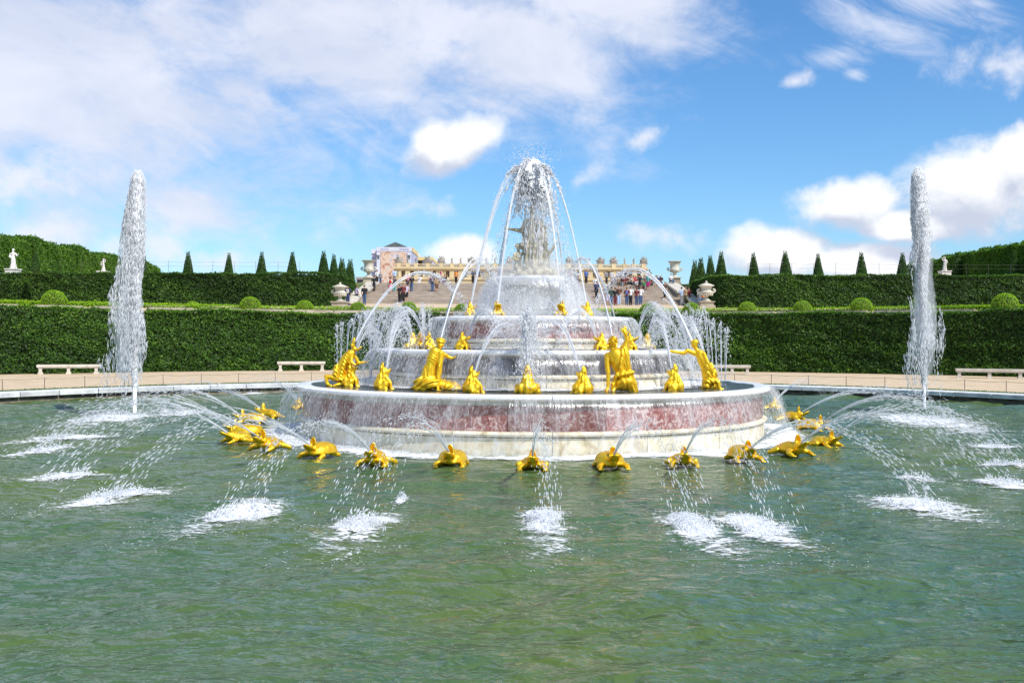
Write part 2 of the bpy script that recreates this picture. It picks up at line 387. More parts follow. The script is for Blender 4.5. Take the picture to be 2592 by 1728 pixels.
def copy_tree(src, loc, rz, label, scale=1.0, color=None, parent=None):
    c = src.copy(); COL.objects.link(c)
    if parent is not None: c.parent = parent
    if loc is not None: c.location = loc; c.rotation_euler = (0, 0, rz); c.scale = (scale,) * 3 if not isinstance(scale, tuple) else scale
    if label: c['label'] = label
    for ch in src.children: copy_tree(ch, None, 0, None, parent=c)
    return c
class B:                                  # mesh builder
    def __init__(s): s.v = []; s.f = []
    def add(s, V, F):
        o = len(s.v); s.v += [tuple(p) for p in V]; s.f += [tuple(i + o for i in f) for f in F]; return s
    def box(s, x0, x1, y0, y1, z0, z1, rz=0, c=(0, 0, 0)):
        V = [(x, y, z) for z in (z0, z1) for y in (y0, y1) for x in (x0, x1)]
        if rz or c != (0, 0, 0):
            ca, sa = math.cos(rz), math.sin(rz); V = [(c[0] + x * ca - y * sa, c[1] + x * sa + y * ca, c[2] + z) for x, y, z in V]
        return s.add(V, [(0, 2, 3, 1), (4, 5, 7, 6), (0, 1, 5, 4), (2, 6, 7, 3), (0, 4, 6, 2), (1, 3, 7, 5)])
    def lathe(s, prof, n=24, c=(0, 0, 0), squash=1.0):
        V = []; F = []
        for r, h in prof:
            for i in range(n):
                a = 2 * math.pi * i / n; V.append((c[0] + r * math.cos(a), c[1] + r * math.sin(a) * squash, c[2] + h))
        for j in range(len(prof) - 1):
            for i in range(n):
                k = (i + 1) % n; F.append((j * n + i, j * n + k, (j + 1) * n + k, (j + 1) * n + i))
        F.append(tuple(range(n))[::-1]); F.append(tuple(range((len(prof) - 1) * n, len(prof) * n)))
        return s.add(V, F)
    def ell(s, c, r, rot=None, n=16, m=10):
        V = []; F = []
        R = rot if rot is not None else Matrix.Identity(3)
        if not isinstance(r, (tuple, list)): r = (r, r, r)
        for j in range(1, m):
            p = math.pi * j / m
            for i in range(n):
                a = 2 * math.pi * i / n
                q = R @ Vector((r[0] * math.sin(p) * math.cos(a), r[1] * math.sin(p) * math.sin(a), r[2] * math.cos(p)))
                V.append((c[0] + q.x, c[1] + q.y, c[2] + q.z))
        for sg in (1, -1):
            q = R @ Vector((0, 0, r[2] * sg)); V.append((c[0] + q.x, c[1] + q.y, c[2] + q.z))
        T_ = (m - 1) * n
        for j in range(m - 2):
            for i in range(n):
                k = (i + 1) % n; F.append((j * n + i, (j + 1) * n + i, (j + 1) * n + k, j * n + k))
        for i in range(n):
            k = (i + 1) % n; F.append((T_, i, k)); F.append((T_ + 1, (m - 2) * n + k, (m - 2) * n + i))
        return s.add(V, F)
    def cap(s, a, b, ra, rb=None, n=12, flat=1.0, flatdir=None):
        rb = ra if rb is None else rb
        a = Vector(a); b = Vector(b); d = (b - a); L = d.length or 1e-6; d = d / L
        u = Vector(flatdir) if flatdir is not None else d.orthogonal(); u = (u - d * u.dot(d)).normalized(); w = d.cross(u)
        rings = [(-ra * .92, ra * .38), (-ra * .7, ra * .7), (-ra * .35, ra * .93), (0, ra), (L * .33, ra + (rb - ra) * .33), (L * .67, ra + (rb - ra) * .67), (L, rb), (L + rb * .35, rb * .93), (L + rb * .7, rb * .7), (L + rb * .92, rb * .38)]
        V = []; F = []
        for h, r in rings:
            for i in range(n):
                t_ = 2 * math.pi * i / n; q = a + d * h + u * (r * flat * math.cos(t_)) + w * (r * math.sin(t_)); V.append(tuple(q))
        for j in range(len(rings) - 1):
            for i in range(n):
                k = (i + 1) % n; F.append((j * n + i, j * n + k, (j + 1) * n + k, (j + 1) * n + i))
        F.append(tuple(range(n))[::-1]); F.append(tuple(range((len(rings) - 1) * n, len(rings) * n)))
        return s.add(V, F)
    def chain(s, pts, n=10, flat=1.0, flatdir=None):
        for (a, ra), (b, rb) in zip(pts[:-1], pts[1:]): s.cap(a, b, ra, rb, n, flat, flatdir)
        return s
    def cup(s, c, fwd, up, L, Wd, Dp, th=.018, n=10, m=8):
        """a spoon-shaped jaw: half ellipsoid opening towards up, rooted at c and reaching L along fwd"""
        f = Vector(fwd).normalized(); u = Vector(up); u = (u - f * u.dot(f)).normalized(); w = f.cross(u)
        ctr = Vector(c) + f * (L * .18); V = []; F = []
        def sheet(sc):
            o = len(V)
            for j in range(m + 1):
                p = math.pi / 2 * j / m
                for i in range(2 * n):
                    a = math.pi * i / n
                    q = ctr + f * (L * .82 * sc[0] * math.sin(p) * math.cos(a) * (1 if math.cos(a) > 0 else .35)) + w * (Wd * .5 * sc[1] * math.sin(p) * math.sin(a)) - u * (Dp * sc[2] * math.cos(p))
                    V.append(tuple(q))
            return o
        A_ = sheet((1, 1, 1)); B_ = sheet((1 - 2 * th / L, 1 - 2 * th / Wd, max(1 - th / Dp, .1)))
        N2 = 2 * n
        for j in range(m):
            for i in range(N2):
                k = (i + 1) % N2
                F.append((A_ + j * N2 + i, A_ + (j + 1) * N2 + i, A_ + (j + 1) * N2 + k, A_ + j * N2 + k))
                F.append((B_ + j * N2 + k, B_ + (j + 1) * N2 + k, B_ + (j + 1) * N2 + i, B_ + j * N2 + i))
        for i in range(N2):
            k = (i + 1) % N2; F.append((A_ + m * N2 + i, B_ + m * N2 + i, B_ + m * N2 + k, A_ + m * N2 + k))
        return s.add(V, F)
    def mesh(s, name, mat=None, smooth=False, sharp=35):
        return mesh_np(name, s.v, s.f, mat, smooth, sharp)
def sculpt(b, name, mat, voxel=.012, it=2, warp=None):
    """one continuous surface grown from overlapping solids"""
    me = b.mesh('tmp', None, True, None); o = bpy.data.objects.new('tmp', me); COL.objects.link(o)
    r = o.modifiers.new('r', 'REMESH'); r.mode = 'VOXEL'; r.voxel_size = voxel
    s_ = o.modifiers.new('s', 'SMOOTH'); s_.factor = .6; s_.iterations = it
    dg = bpy.context.evaluated_depsgraph_get(); dg.update()
    out = bpy.data.meshes.new_from_object(o.evaluated_get(dg)); bpy.data.objects.remove(o); bpy.data.meshes.remove(me)
    out.name = name
    if warp is not None:
        V = np.empty(len(out.vertices) * 3, np.float32); out.vertices.foreach_get('co', V); V = V.reshape(-1, 3)
        N = np.empty(len(out.vertices) * 3, np.float32); out.vertex_normals.foreach_get('vector', N); N = N.reshape(-1, 3)
        V = V + N * warp(V, N)[:, None]; out.vertices.foreach_set('co', V.astype(np.float32).ravel()); out.update()
    out.polygons.foreach_set('use_smooth', np.ones(len(out.polygons), bool))
    out.materials.clear(); out.materials.append(mat); return out
def ballxy(n): a = rng.uniform(0, 2 * np.pi, n); r = np.sqrt(rng.uniform(0, 1, n)); return r * np.cos(a), r * np.sin(a)
def arcpiece(name, prof, r_da, mat, nseg=4, gap=.008, sharp=40):
    """solid of revolution over the angle r_da from a closed (r,h) outline, centred on the origin"""
    k = len(prof); V = []; F = []
    R = max(p[0] for p in prof); g = gap / R
    for s_ in range(nseg + 1):
        a = g + (r_da - 2 * g) * s_ / nseg
        for r, h in prof: V.append((r * math.cos(a), r * math.sin(a), h))
    for s_ in range(nseg):
        for i in range(k):
            j = (i + 1) % k; F.append((s_ * k + i, s_ * k + j, (s_ + 1) * k + j, (s_ + 1) * k + i))
    F.append(tuple(range(k))[::-1]); F.append(tuple(range(nseg * k, nseg * k + k)))
    me = mesh_np(name, V, F, mat, True, sharp); bm = bmesh.new(); bm.from_mesh(me); bmesh.ops.recalc_face_normals(bm, faces=bm.faces); bm.to_mesh(me); bm.free()
    me.polygons.foreach_set('use_smooth', np.ones(len(me.polygons), bool)); me.set_sharp_from_angle(angle=rad(sharp)); return me

# leaves scattered over a set of points with normals
def leaves(P, N, size, nz=.0, jitter=.9, along=None):
    n = len(P); P = np.asarray(P); N = np.asarray(N)
    q = N + rng.normal(0, jitter, (n, 3)); q /= np.linalg.norm(q, axis=1)[:, None] + 1e-9
    r_ = rng.normal(0, 1, (n, 3)); u = np.cross(q, r_); u /= np.linalg.norm(u, axis=1)[:, None] + 1e-9; w = np.cross(q, u)
    s_ = (size * rng.uniform(.6, 1.35, n))[:, None]
    V = np.stack([P + u * s_, P + w * s_ * .55 + q * s_ * .12, P - u * s_, P - w * s_ * .55 + q * s_ * .12], 1).reshape(-1, 3)
    F = np.arange(4 * n).reshape(n, 4); return V, F
def vnoise(x, y, z=0.0, seed=0):          # cheap smooth noise in -1..1
    v = 0
    for k in range(6):
        r_ = np.random.default_rng(seed * 31 + k); f = .6 * 1.75 ** k; a = r_.uniform(0, 6.28, 3); w = r_.normal(0, 1, 3); w /= np.linalg.norm(w)
        w2 = r_.normal(0, 1, 3); w2 /= np.linalg.norm(w2)
        v = v + np.sin(f * (x * w[0] + y * w[1] + z * w[2]) + a[0] + 1.3 * np.sin(f * .7 * (x * w2[0] + y * w2[1] + z * w2[2]) + a[1])) / (1.3 ** k)
    return v / 3.2

# droplets / streaks: stretched octahedra along a direction
OCT = np.array([[1, 0, 0], [-1, 0, 0], [0, 1, 0], [0, -1, 0], [0, 0, 1], [0, 0, -1]], float)
OF = np.array([[0, 2, 4], [2, 1, 4], [1, 3, 4], [3, 0, 4], [2, 0, 5], [1, 2, 5], [3, 1, 5], [0, 3, 5]])
class Wt:                                 # collects water geometry
    def __init__(s): s.V = []; s.F = []; s.n = 0
    def drops(s, P, D, L, R):
        P = np.asarray(P, float); n = len(P)
        if n == 0: return s
        D = np.asarray(D, float); D = D / (np.linalg.norm(D, axis=1)[:, None] + 1e-9)
        L = np.broadcast_to(L, (n,))[:, None]; R = np.broadcast_to(R, (n,))[:, None]
        a = rng.normal(0, 1, (n, 3)); u = np.cross(D, a); u /= np.linalg.norm(u, axis=1)[:, None] + 1e-9; w = np.cross(D, u)
        V = np.stack([P + u * R, P - u * R, P + w * R, P - w * R, P + D * L, P - D * L], 1).reshape(-1, 3)
        F = (OF[None] + (np.arange(n) * 6)[:, None, None]).reshape(-1, 3) + s.n
        s.V.append(V); s.F.append(F); s.n += len(V); return s
    def tube(s, P, R, k=6):
        P = np.asarray(P, float); m = len(P); D = np.gradient(P, axis=0); D /= np.linalg.norm(D, axis=1)[:, None] + 1e-9
        ref = np.array([.31, .87, .2]); u = np.cross(D, ref); u /= np.linalg.norm(u, axis=1)[:, None] + 1e-9; w = np.cross(D, u)
        R = np.asarray(R); R = np.broadcast_to(R[:, None] if R.ndim == 1 else R, (m, k))
        a = np.arange(k) * 2 * np.pi / k
        V = P[:, None] + R[..., None] * (u[:, None] * np.cos(a)[None, :, None] + w[:, None] * np.sin(a)[None, :, None])
        V = V.reshape(-1, 3); i = np.arange(m - 1)[:, None] * k; j = np.arange(k)[None]; j2 = (j + 1) % k
        q = np.stack([i + j, i + j2, i + k + j2, i + k + j], -1).reshape(-1, 4)
        F = np.concatenate([q[:, [0, 1, 2]], q[:, [0, 2, 3]]]) + s.n
        s.V.append(V); s.F.append(F); s.n += len(V); return s
    def mesh(s, name, mat):
        return mesh_np(name, np.concatenate(s.V), np.concatenate(s.F), mat, True)
G9 = 9.81
def ball(S_, E_, ha):                     # ballistic arc: start, end, top height
    S_ = np.asarray(S_, float); E_ = np.asarray(E_, float)
    v0 = math.sqrt(2 * G9 * max(ha - S_[2], .01)); T_ = (v0 + math.sqrt(2 * G9 * max(ha - E_[2], .01))) / G9
    vh = (E_ - S_) / T_; vh[2] = v0
    return S_, vh, T_
def arc(w, S_, E_, ha, streams=7, sp=.035, r0=.010, r1=.007, tube=.4, n=70, spray=60, k=6, dash=(.05, .12), rs=.012):
    S_, v, T_ = ball(S_, E_, ha); g = np.array([0, 0, -G9])
    for q in range(streams):
        vv = v * (1 + rng.normal(0, sp, 3)) + rng.normal(0, sp * .6, 3) * np.linalg.norm(v)
        s0 = S_ + rng.normal(0, .008, 3)
        disc = vv[2] ** 2 + 2 * G9 * (s0[2] - E_[2]); tt = (vv[2] + math.sqrt(max(disc, .01))) / G9
        te = tube * tt * rng.uniform(.7, 1.2)
        tm = np.linspace(0, min(te, tt), 26)[:, None]; P = s0 + vv * tm + .5 * g * tm * tm
        rr = np.linspace(r0, r1, 26) * (1 + rng.normal(0, .22, 26)); rr[-1] *= .3; w.tube(P, np.abs(rr), 5)
        td = rng.uniform(te / tt * .8, 1, n) * tt; td = td[:, None]
        P = s0 + vv * td + .5 * g * td * td + rng.normal(0, 1, (n, 3)) * (.008 + .035 * (td / tt))
        D = vv + g * td; w.drops(P, D, rng.uniform(*dash, n) * (1 - .0 * td[:, 0]), r1 * rng.uniform(.6, 1.35, n))
    if spray:
        td = (rng.uniform(.15, 1, spray) * T_)[:, None]
        P = S_ + v * td + .5 * g * td * td + rng.normal(0, 1, (spray, 3)) * (.03 + .16 * td / T_)
        w.drops(P, v + g * td + rng.normal(0, .8, (spray, 3)), rs * rng.uniform(.8, 2.2, spray), rs * rng.uniform(.35, .8, spray))
    return w

# ================================================================== ground, terraces, pool
def wave(x, y):
    r_ = np.random.default_rng(5); z = 0
    wx = x + .35 * np.sin(y * .8 + 1) + .2 * np.sin(x * 1.3 + y * .6); wy = y + .35 * np.sin(x * .7 + 2) + .2 * np.sin(y * 1.1 - x * .9)
    for k in range(34):
        L = .32 * 1.085 ** k; a = r_.normal(1.75, .55); ph = r_.uniform(0, 6.28)
        z = z + .0040 * L ** .75 * np.sin(2 * np.pi / L * (wx * math.cos(a) + wy * math.sin(a)) + ph)
    return z * (1 + .35 * np.sin(x * .35 + y * .22))
RP = 20.6
n_ = 560; gx = np.linspace(-RP, RP, n_); X, Y = np.meshgrid(gx, gx); X = X + FX; Y = Y + FY
m_ = ((X - FX) ** 2 + (Y - FY) ** 2) < (RP + .03) ** 2
idx = -np.ones(X.shape, int); idx[m_] = np.arange(m_.sum())
q = np.stack([idx[:-1, :-1], idx[:-1, 1:], idx[1:, 1:], idx[1:, :-1]], -1).reshape(-1, 4); q = q[(q >= 0).all(1)]
me = mesh_np('pool_water', np.stack([X[m_], Y[m_], wave(X[m_], Y[m_])], 1), q, M['water'])
tagit(ob('pool_water', me), kind='structure')
# gravel, from the kerb to the horizon
def annulus(name, rs, hs, mat, n=160, c=(FX, FY)):
    V = []; F = []
    for r, h in zip(rs, hs):
        for i in range(n):
            a = 2 * math.pi * i / n; V.append((c[0] + r * math.cos(a), c[1] + r * math.sin(a), h))
    for j in range(len(rs) - 1):
        for i in range(n):
            k = (i + 1) % n; F.append((j * n + i, (j + 1) * n + i, (j + 1) * n + k, j * n + k))
    return mesh_np(name, V, F, mat, True)
tagit(ob('ground', annulus('ground', [21.3, 25, 40, 80, 300, 1200, 3500], [.325, .33, .33, .33, .33, .33, .33], M['gravel'])), kind='structure')
tagit(ob('turf_strip', annulus('turf_strip', [21.42, 21.7, 22.1], [.331, .345, .335], M['soil'])), kind='structure')
# grass blades on the strip
n = 26000; a = rng.uniform(0, 2 * np.pi, n); r = rng.uniform(21.44, 22.15, n) + .06 * np.sin(a * 60)
P = np.stack([FX + r * np.cos(a), FY + r * np.sin(a), np.full(n, .35)], 1); P = P[P[:, 1] > 20]
V, F = leaves(P, np.tile([0, 0, 1.], (len(P), 1)), .035, jitter=1.4); V[:, 2] += .01
g = ob('grass', mesh_np('grass', V, F, M['grass'], False, tint=rng.uniform(0, 1, len(P)))); tagit(g, 'thin strip of short green grass between white pool kerb and gravel path', 'grass', kind='stuff')
# kerb of separate stones on a stained wall
kerb = root('pool_kerb', 'white stone kerb of separate slabs round the big pool', 'kerb', (FX, FY, 0)); 
kerb['kind'] = 'structure'
NK = 84; km = arcpiece('kerb_stone', [(20.56, .19), (21.42, .19), (21.42, .36), (20.6, .36), (20.56, .34)], 2 * math.pi / NK, M['kerb'], 3, .018)
for i in range(NK): ob('kerb_stone', km, kerb, None, 2 * math.pi * i / NK)
ob('wall', annulus('pool_wall', [20.68, 20.68, 21.4], [-.5, .19, .19], M['kerbwall'], 160, (0, 0)), kerb)
# pool floor under the water sheet
tagit(ob('pool_floor', annulus('pool_floor', [.1, 21.0], [-.5, -.5], M['core'])), kind='structure')

# hedge line: distance of the lower hedge's foot over X
hx = np.array([onh(x, y, .33) [:2] for x, y in ((-400, 868), (0, 861), (250, 855), (500, 851.5), (680, 850), (1680, 853.5), (1900, 857), (2100, 860.5), (2352, 866), (2760, 875))])
cf = np.polyfit(hx[:, 0], hx[:, 1], 2)
hedge_y = lambda x: np.polyval(cf, x)
print('hedge', hx.round(1).tolist(), cf)

# lower terrace (behind the hedge) and upper terrace, as terrain
AX = lambda y: .30 + .0079 * y            # the garden's axis drifts slightly to the right with distance
ZL0, ZL1, ZU0, ZU1 = 3.96, 5.55, 7.80, 8.13
def slab(name, x0, x1, nx, rows, mat):
    """rows of (Y or f(x), h): a sheet running back through them with a skirt down to the ground at its front"""
    V = []; F = []
    xs = np.linspace(x0, x1, nx)
    for (yy, h) in rows:
        for x in xs: V.append((x, yy(x) if callable(yy) else yy, h))
    for j in range(len(rows) - 1):
        for i in range(nx - 1): F.append((j * nx + i, j * nx + i + 1, (j + 1) * nx + i + 1, (j + 1) * nx + i))
    return mesh_np(name, V, F, mat, True, 30)
hb = lambda x: hedge_y(x) + 1.35
tagit(ob('lower_terrace', slab('lower_terrace', -95, 97, 80, [(hb, .33), (hb, ZL0), (90, 5.10), (97, ZL1 + .0)], M['gravel'])), kind='structure')
SW = 15.1
axs = AX(100)
for nm, x0, x1 in (('left', -110, axs - SW), ('right', axs + SW, 112)):
    sg = -1 if nm == 'left' else 1; xi = axs + sg * (SW + 1.3); xm = xi + sg * 6.0; xo = x0 if sg < 0 else x1
    V = []; rows = ((89.4, ZU0 - .35, ZU0), (95, ZU0 - .2, ZU0 + .1), (101, ZU0, ZU0 + .2), (105, ZU0 + .1, ZU1), (109, ZU1, ZU1))
    for yy, hi_, hm in rows: V += [(xi, yy, hi_), (xi + sg * 3, yy, (hi_ + hm) / 2 + .1), (xm, yy, hm), (xo, yy, hm)]
    F = [(4 * j + i, 4 * j + i + 1, 4 * j + i + 5, 4 * j + i + 4) for j in range(4) for i in range(3)]
    k0 = len(V); V += [(v[0], v[1], 4.3) for v in V[:4]]; F += [(k0, k0 + 1, 1, 0), (k0 + 1, k0 + 2, 2, 1), (k0 + 2, k0 + 3, 3, 2)]; k1 = len(V); V += [(V[4 * j][0], V[4 * j][1], 4.3) for j in range(5)]; F += [(4 * j, 4 * j + 4, k1 + j + 1, k1 + j) for j in range(4)]
    tagit(ob('upper_terrace', mesh_np('upper_terrace', V, F, M['soil'], False)), kind='structure')
tagit(ob('palace_terrace', mesh_np('palace_terrace', [(-160, 109, 4.6), (160, 109, 4.6), (160, 109, ZU1), (-160, 109, ZU1), (160, 500, ZU1 + .3), (-160, 500, ZU1 + .3)], [(0, 1, 2, 3), (3, 2, 4, 5)], M['gravel'], False)), kind='structure')

# retaining wall behind the lower hedge, of stones, with a coping
rw = root('retaining_wall', 'low brown stone retaining wall behind the lower hedge', 'wall', (0, 60, .33))
cs = mesh_np('coping_stone', *(lambda b: (b.v, b.f))(B().box(-1.24, 1.24, -.25, .25, 0, .14)), M['stone'], False)
wsm = mesh_np('wall_stone', *(lambda b: (b.v, b.f))(B().box(-1.23, 1.23, -.15, .15, 0, .885)), M['stone'], False)
for i in range(-24, 25):
    x = i * 2.5; y = hedge_y(x) + 1.15; an = math.atan(np.polyval(np.polyder(cf), x))
    o = ob('coping_stone', cs, rw, (x, y - 60, ZL0 - .33 - .05), an)
    if abs(x) < 14:
        for k in range(4): ob('wall_stone', wsm, rw, (x + (.6 if k % 2 else 0), y - 60 + .07 + .004 * (k % 2), k * .9), an)

# ================================================================== the staircase
st = root('grand_staircase', 'wide stone garden staircase climbing toward the palace', 'staircase', (AX(97), 97, ZL1))
NS = 18; RI, TD = (ZU1 - ZL1) / NS, 12 / NS
for i in range(NS):
    b = B(); y0 = i * TD; h = RI * (i + 1)
    xx = SW - .02
    b.box(-xx, xx, y0 - .05, y0 + TD + .05 if i < NS - 1 else 13, h - .045, h); b.box(-xx, xx, y0 - .015, y0 + TD, h - .45, h - .048)
    o = ob('step', b.mesh('step', M['step']), st)
b = B().box(-SW + .7, SW - .7, .12, 31.9, -.6, -.02); 
def stairpt(x, y):                        # the point of the stair slope seen at x, y
    for k in range(400):
        tt = k / 400 * 1.0
        break
    best = min(range(0, 401), key=lambda k: abs(at(x, y, 97 + 12 * k / 400).z - (ZL1 + (ZU1 - ZL1) * k / 400)))
    Yd = 97 + 12 * best / 400; p = at(x, y, Yd)
    i = min(int((Yd - 97) / TD), NS - 1); return Vector((p.x, 97 + i * TD + .36 + (1.0 if i == NS - 1 else 0), ZL1 + RI * (i + 1)))
def terr(x, y, h0=None):                  # a point of the lower terrace seen at x, y
    best = min(np.linspace(64, 95, 300), key=lambda Y_: abs(at(x, y, Y_).z - np.interp(Y_, [62, 90, 97], [ZL0, 5.10, ZL1])))
    p = at(x, y, best); p.z = float(np.interp(best, [62, 90, 97], [ZL0, 5.10, ZL1])); return p
# parapets: sloping side walls with copings
for sgn, nm in ((-1, 'left'), (1, 'right')):
    w = root('stair_parapet', f'pale sloping stone parapet on the {nm} side of the wide staircase', 'parapet', (AX(97), 97, ZL1))
    x0, x1 = (-SW - 1.0, -SW) if sgn < 0 else (SW, SW + 1.0)
    for (ya, yb, za, zb) in ((-5.0, 1.5, -.15, 1.25), (3.5, 10.8, 1.30, 2.5)):
        V = [(x, y, z) for (y, z) in ((ya, -1.2), (yb, -.6), (yb, zb), (ya, za)) for x in (x0, x1)]
        F = [(0, 1, 7, 6), (2, 4, 5, 3), (0, 6, 4, 2), (1, 3, 5, 7), (0, 2, 3, 1)]
        ob('wall', mesh_np('wall', V, F, M['stone'], False), w)
        V = [(x, y, z) for (y, z) in ((ya - .15, za), (yb + .1, zb), (yb + .1, zb + .18), (ya - .15, za + .18)) for x in (x0 - .12, x1 + .12)]
        ob('coping', mesh_np('coping', V, [(0, 1, 7, 6), (2, 4, 5, 3), (0, 6, 4, 2), (1, 3, 5, 7), (0, 2, 3, 1), (6, 7, 5, 4)], M['urn'], False), w)

# ================================================================== hedges
def hedge_obj(name, label, cat, path, h0, h1, th, size, dens, mat, group=None, topf=None, dent=.20, kind=None, endcap=True):
    """path: (m,2) polyline of the front face from left to right; front = towards -Y side of the path"""
    path = np.asarray(path, float); seg = np.diff(path, axis=0); L = np.linalg.norm(seg, axis=1); cum_ = np.concatenate([[0], np.cumsum(L)])
    def pt(s_):
        x = np.interp(s_, cum_, path[:, 0]); y = np.interp(s_, cum_, path[:, 1]); i = np.clip(np.searchsorted(cum_, s_) - 1, 0, len(L) - 1)
        d_ = seg[i] / L[i][:, None]; return x, y, d_[:, 1], -d_[:, 0]
    tot = cum_[-1]; tf = topf or (lambda s_, x: np.full_like(x, h1))
    n1 = int(tot * (h1 - h0) * dens); s1 = rng.uniform(0, tot, n1); x, y, nx, ny = pt(s1); z = h0 + rng.uniform(0, 1, n1) * (tf(s1, x) - h0)
    dn = vnoise(x, z * 1.6, y, 3) * dent + vnoise(x * 4, z * 5, y * 4, 9) * dent * .5
    off = dn - np.abs(rng.normal(0, .05, n1))
    P1 = np.stack([x + nx * off, y + ny * off, z], 1); N1 = np.stack([nx, ny, np.full(n1, .35)], 1)
    n2 = int(tot * th * dens * .8); s2 = rng.uniform(0, tot, n2); x, y, nx, ny = pt(s2); dd = rng.uniform(-.1, th, n2)
    P2_ = np.stack([x - nx * dd, y - ny * dd, tf(s2, x) + vnoise(x * 2, y * 2, 0, 4) * dent * .7 + rng.normal(0, .03, n2) + .16 * (rng.uniform(0, 1, n2) < .03) * rng.uniform(0, 1, n2)], 1); N2 = np.tile([0, 0, 1.], (n2, 1))
    P_ = [P1, P2_]; N_ = [N1, N2]
    if endcap:
        for se, sg in ((0, -1), (tot, 1)):
            n3 = int(th * (h1 - h0) * dens); dd = rng.uniform(0, th, n3); s3 = np.full(n3, se * 1.0); x, y, nx, ny = pt(s3)
            tz = tf(s3, x); P_.append(np.stack([x - nx * dd + rng.normal(0, .05, n3), y - ny * dd, h0 + rng.uniform(0, 1, n3) * (tz - h0)], 1)); N_.append(np.stack([-ny * sg * 1.0, nx * sg * 1.0, np.full(n3, .2)], 1))
    Pa = np.concatenate(P_); Na = np.concatenate(N_)
    V, F = leaves(Pa, Na, size, jitter=.75)
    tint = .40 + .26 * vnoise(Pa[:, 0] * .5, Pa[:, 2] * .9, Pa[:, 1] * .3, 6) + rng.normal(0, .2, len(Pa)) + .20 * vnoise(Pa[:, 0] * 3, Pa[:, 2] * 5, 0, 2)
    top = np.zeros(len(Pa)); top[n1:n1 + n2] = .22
    o = root(name, label, cat, (float(path[len(path) // 2, 0]), float(path[len(path) // 2, 1]), h0), group)
    if kind: o['kind'] = kind
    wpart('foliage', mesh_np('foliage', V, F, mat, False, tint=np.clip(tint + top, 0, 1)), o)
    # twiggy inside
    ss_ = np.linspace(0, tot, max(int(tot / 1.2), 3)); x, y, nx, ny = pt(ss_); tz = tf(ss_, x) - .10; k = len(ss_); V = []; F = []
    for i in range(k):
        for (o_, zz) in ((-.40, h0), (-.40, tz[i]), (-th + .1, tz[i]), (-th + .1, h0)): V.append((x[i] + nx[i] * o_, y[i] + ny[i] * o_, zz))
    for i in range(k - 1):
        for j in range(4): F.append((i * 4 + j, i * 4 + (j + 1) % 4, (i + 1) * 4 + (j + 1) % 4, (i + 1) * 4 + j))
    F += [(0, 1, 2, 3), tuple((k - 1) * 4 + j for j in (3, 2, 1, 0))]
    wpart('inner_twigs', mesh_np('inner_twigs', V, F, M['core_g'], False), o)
    return o
xs = np.linspace(-38, 1.0, 60)
hedge_obj('clipped_hedge', 'tall dark green clipped hedge behind the benches, left of the fountain', 'hedge', np.stack([xs[:-1], hedge_y(xs[:-1])], 1), .33, 3.93, 1.0, .072, 370, M['hedge'], topf=lambda s_, x: 3.85 + .05 * np.sin(x * .7) - .35 * np.clip((x + 13) / 5, 0, 1) * (vnoise(x * 1.5, x * 0, 0, 8) > .1))
xs = np.linspace(1.1, 38, 60)
hedge_obj('clipped_hedge', 'tall dark green clipped hedge behind the benches, right of the fountain', 'hedge', np.stack([xs, hedge_y(xs)], 1), .33, 3.93, 1.0, .072, 370, M['hedge'], topf=lambda s_, x: 3.85 + .05 * np.sin(x * .7 + 1) + .06)
# upper hedges, turning down at the stair side
def upper_top(sg):
    def f(s_, x):
        q_ = s_ if sg > 0 else f.tot - s_
        return 7.78 + .05 * np.sin(x * .6) - 1.1 * np.clip((4.5 - q_) / 4.5, 0, 1) ** 1.6
    f.tot = 0
    return f
UT = {}
xs = np.concatenate([np.linspace(-56, AX(90) - 17.2, 46), AX(90) - np.array([16.6, 16.2, 16.05, 16.0, 16.0])]); ys = np.concatenate([np.full(46, 87.6), [88.0, 89.0, 91, 95, 101]]); fl = upper_top(-1); pp_ = np.stack([xs, ys], 1); fl.tot = np.linalg.norm(np.diff(pp_, axis=0), axis=1).sum()
hedge_obj('upper_hedge', 'long clipped hedge below the cone yews, left of the stairs', 'hedge', pp_, 4.85, 7.8, 1.4, .090, 240, M['hedge2'], topf=fl)
xs = np.concatenate([AX(90) + np.array([16.0, 16.0, 16.05, 16.2, 16.6]), np.linspace(AX(90) + 17.2, 58, 46)]); ys = np.concatenate([[101, 95, 91, 89.0, 88.0], np.full(46, 87.6) - np.linspace(0, 1.6, 46)]); pp_ = np.stack([xs, ys], 1)
hedge_obj('upper_hedge', 'long clipped hedge below the cone yews, right of the stairs', 'hedge', pp_, 4.85, 7.8, 1.4, .090, 240, M['hedge2'], topf=upper_top(1))
# low bright box border behind the coping
for nm, x0, x1 in (('left', -34, -.2), ('right', .6, 35)):
    xs = np.linspace(x0, x1, 40)
    hedge_obj('box_border', f'low bright green box edging along the terrace top, {nm} half', 'hedge', np.stack([xs, hedge_y(xs) + 4.6], 1), 4.0, 4.33, .5, .05, 520, M['box'], dent=.05)
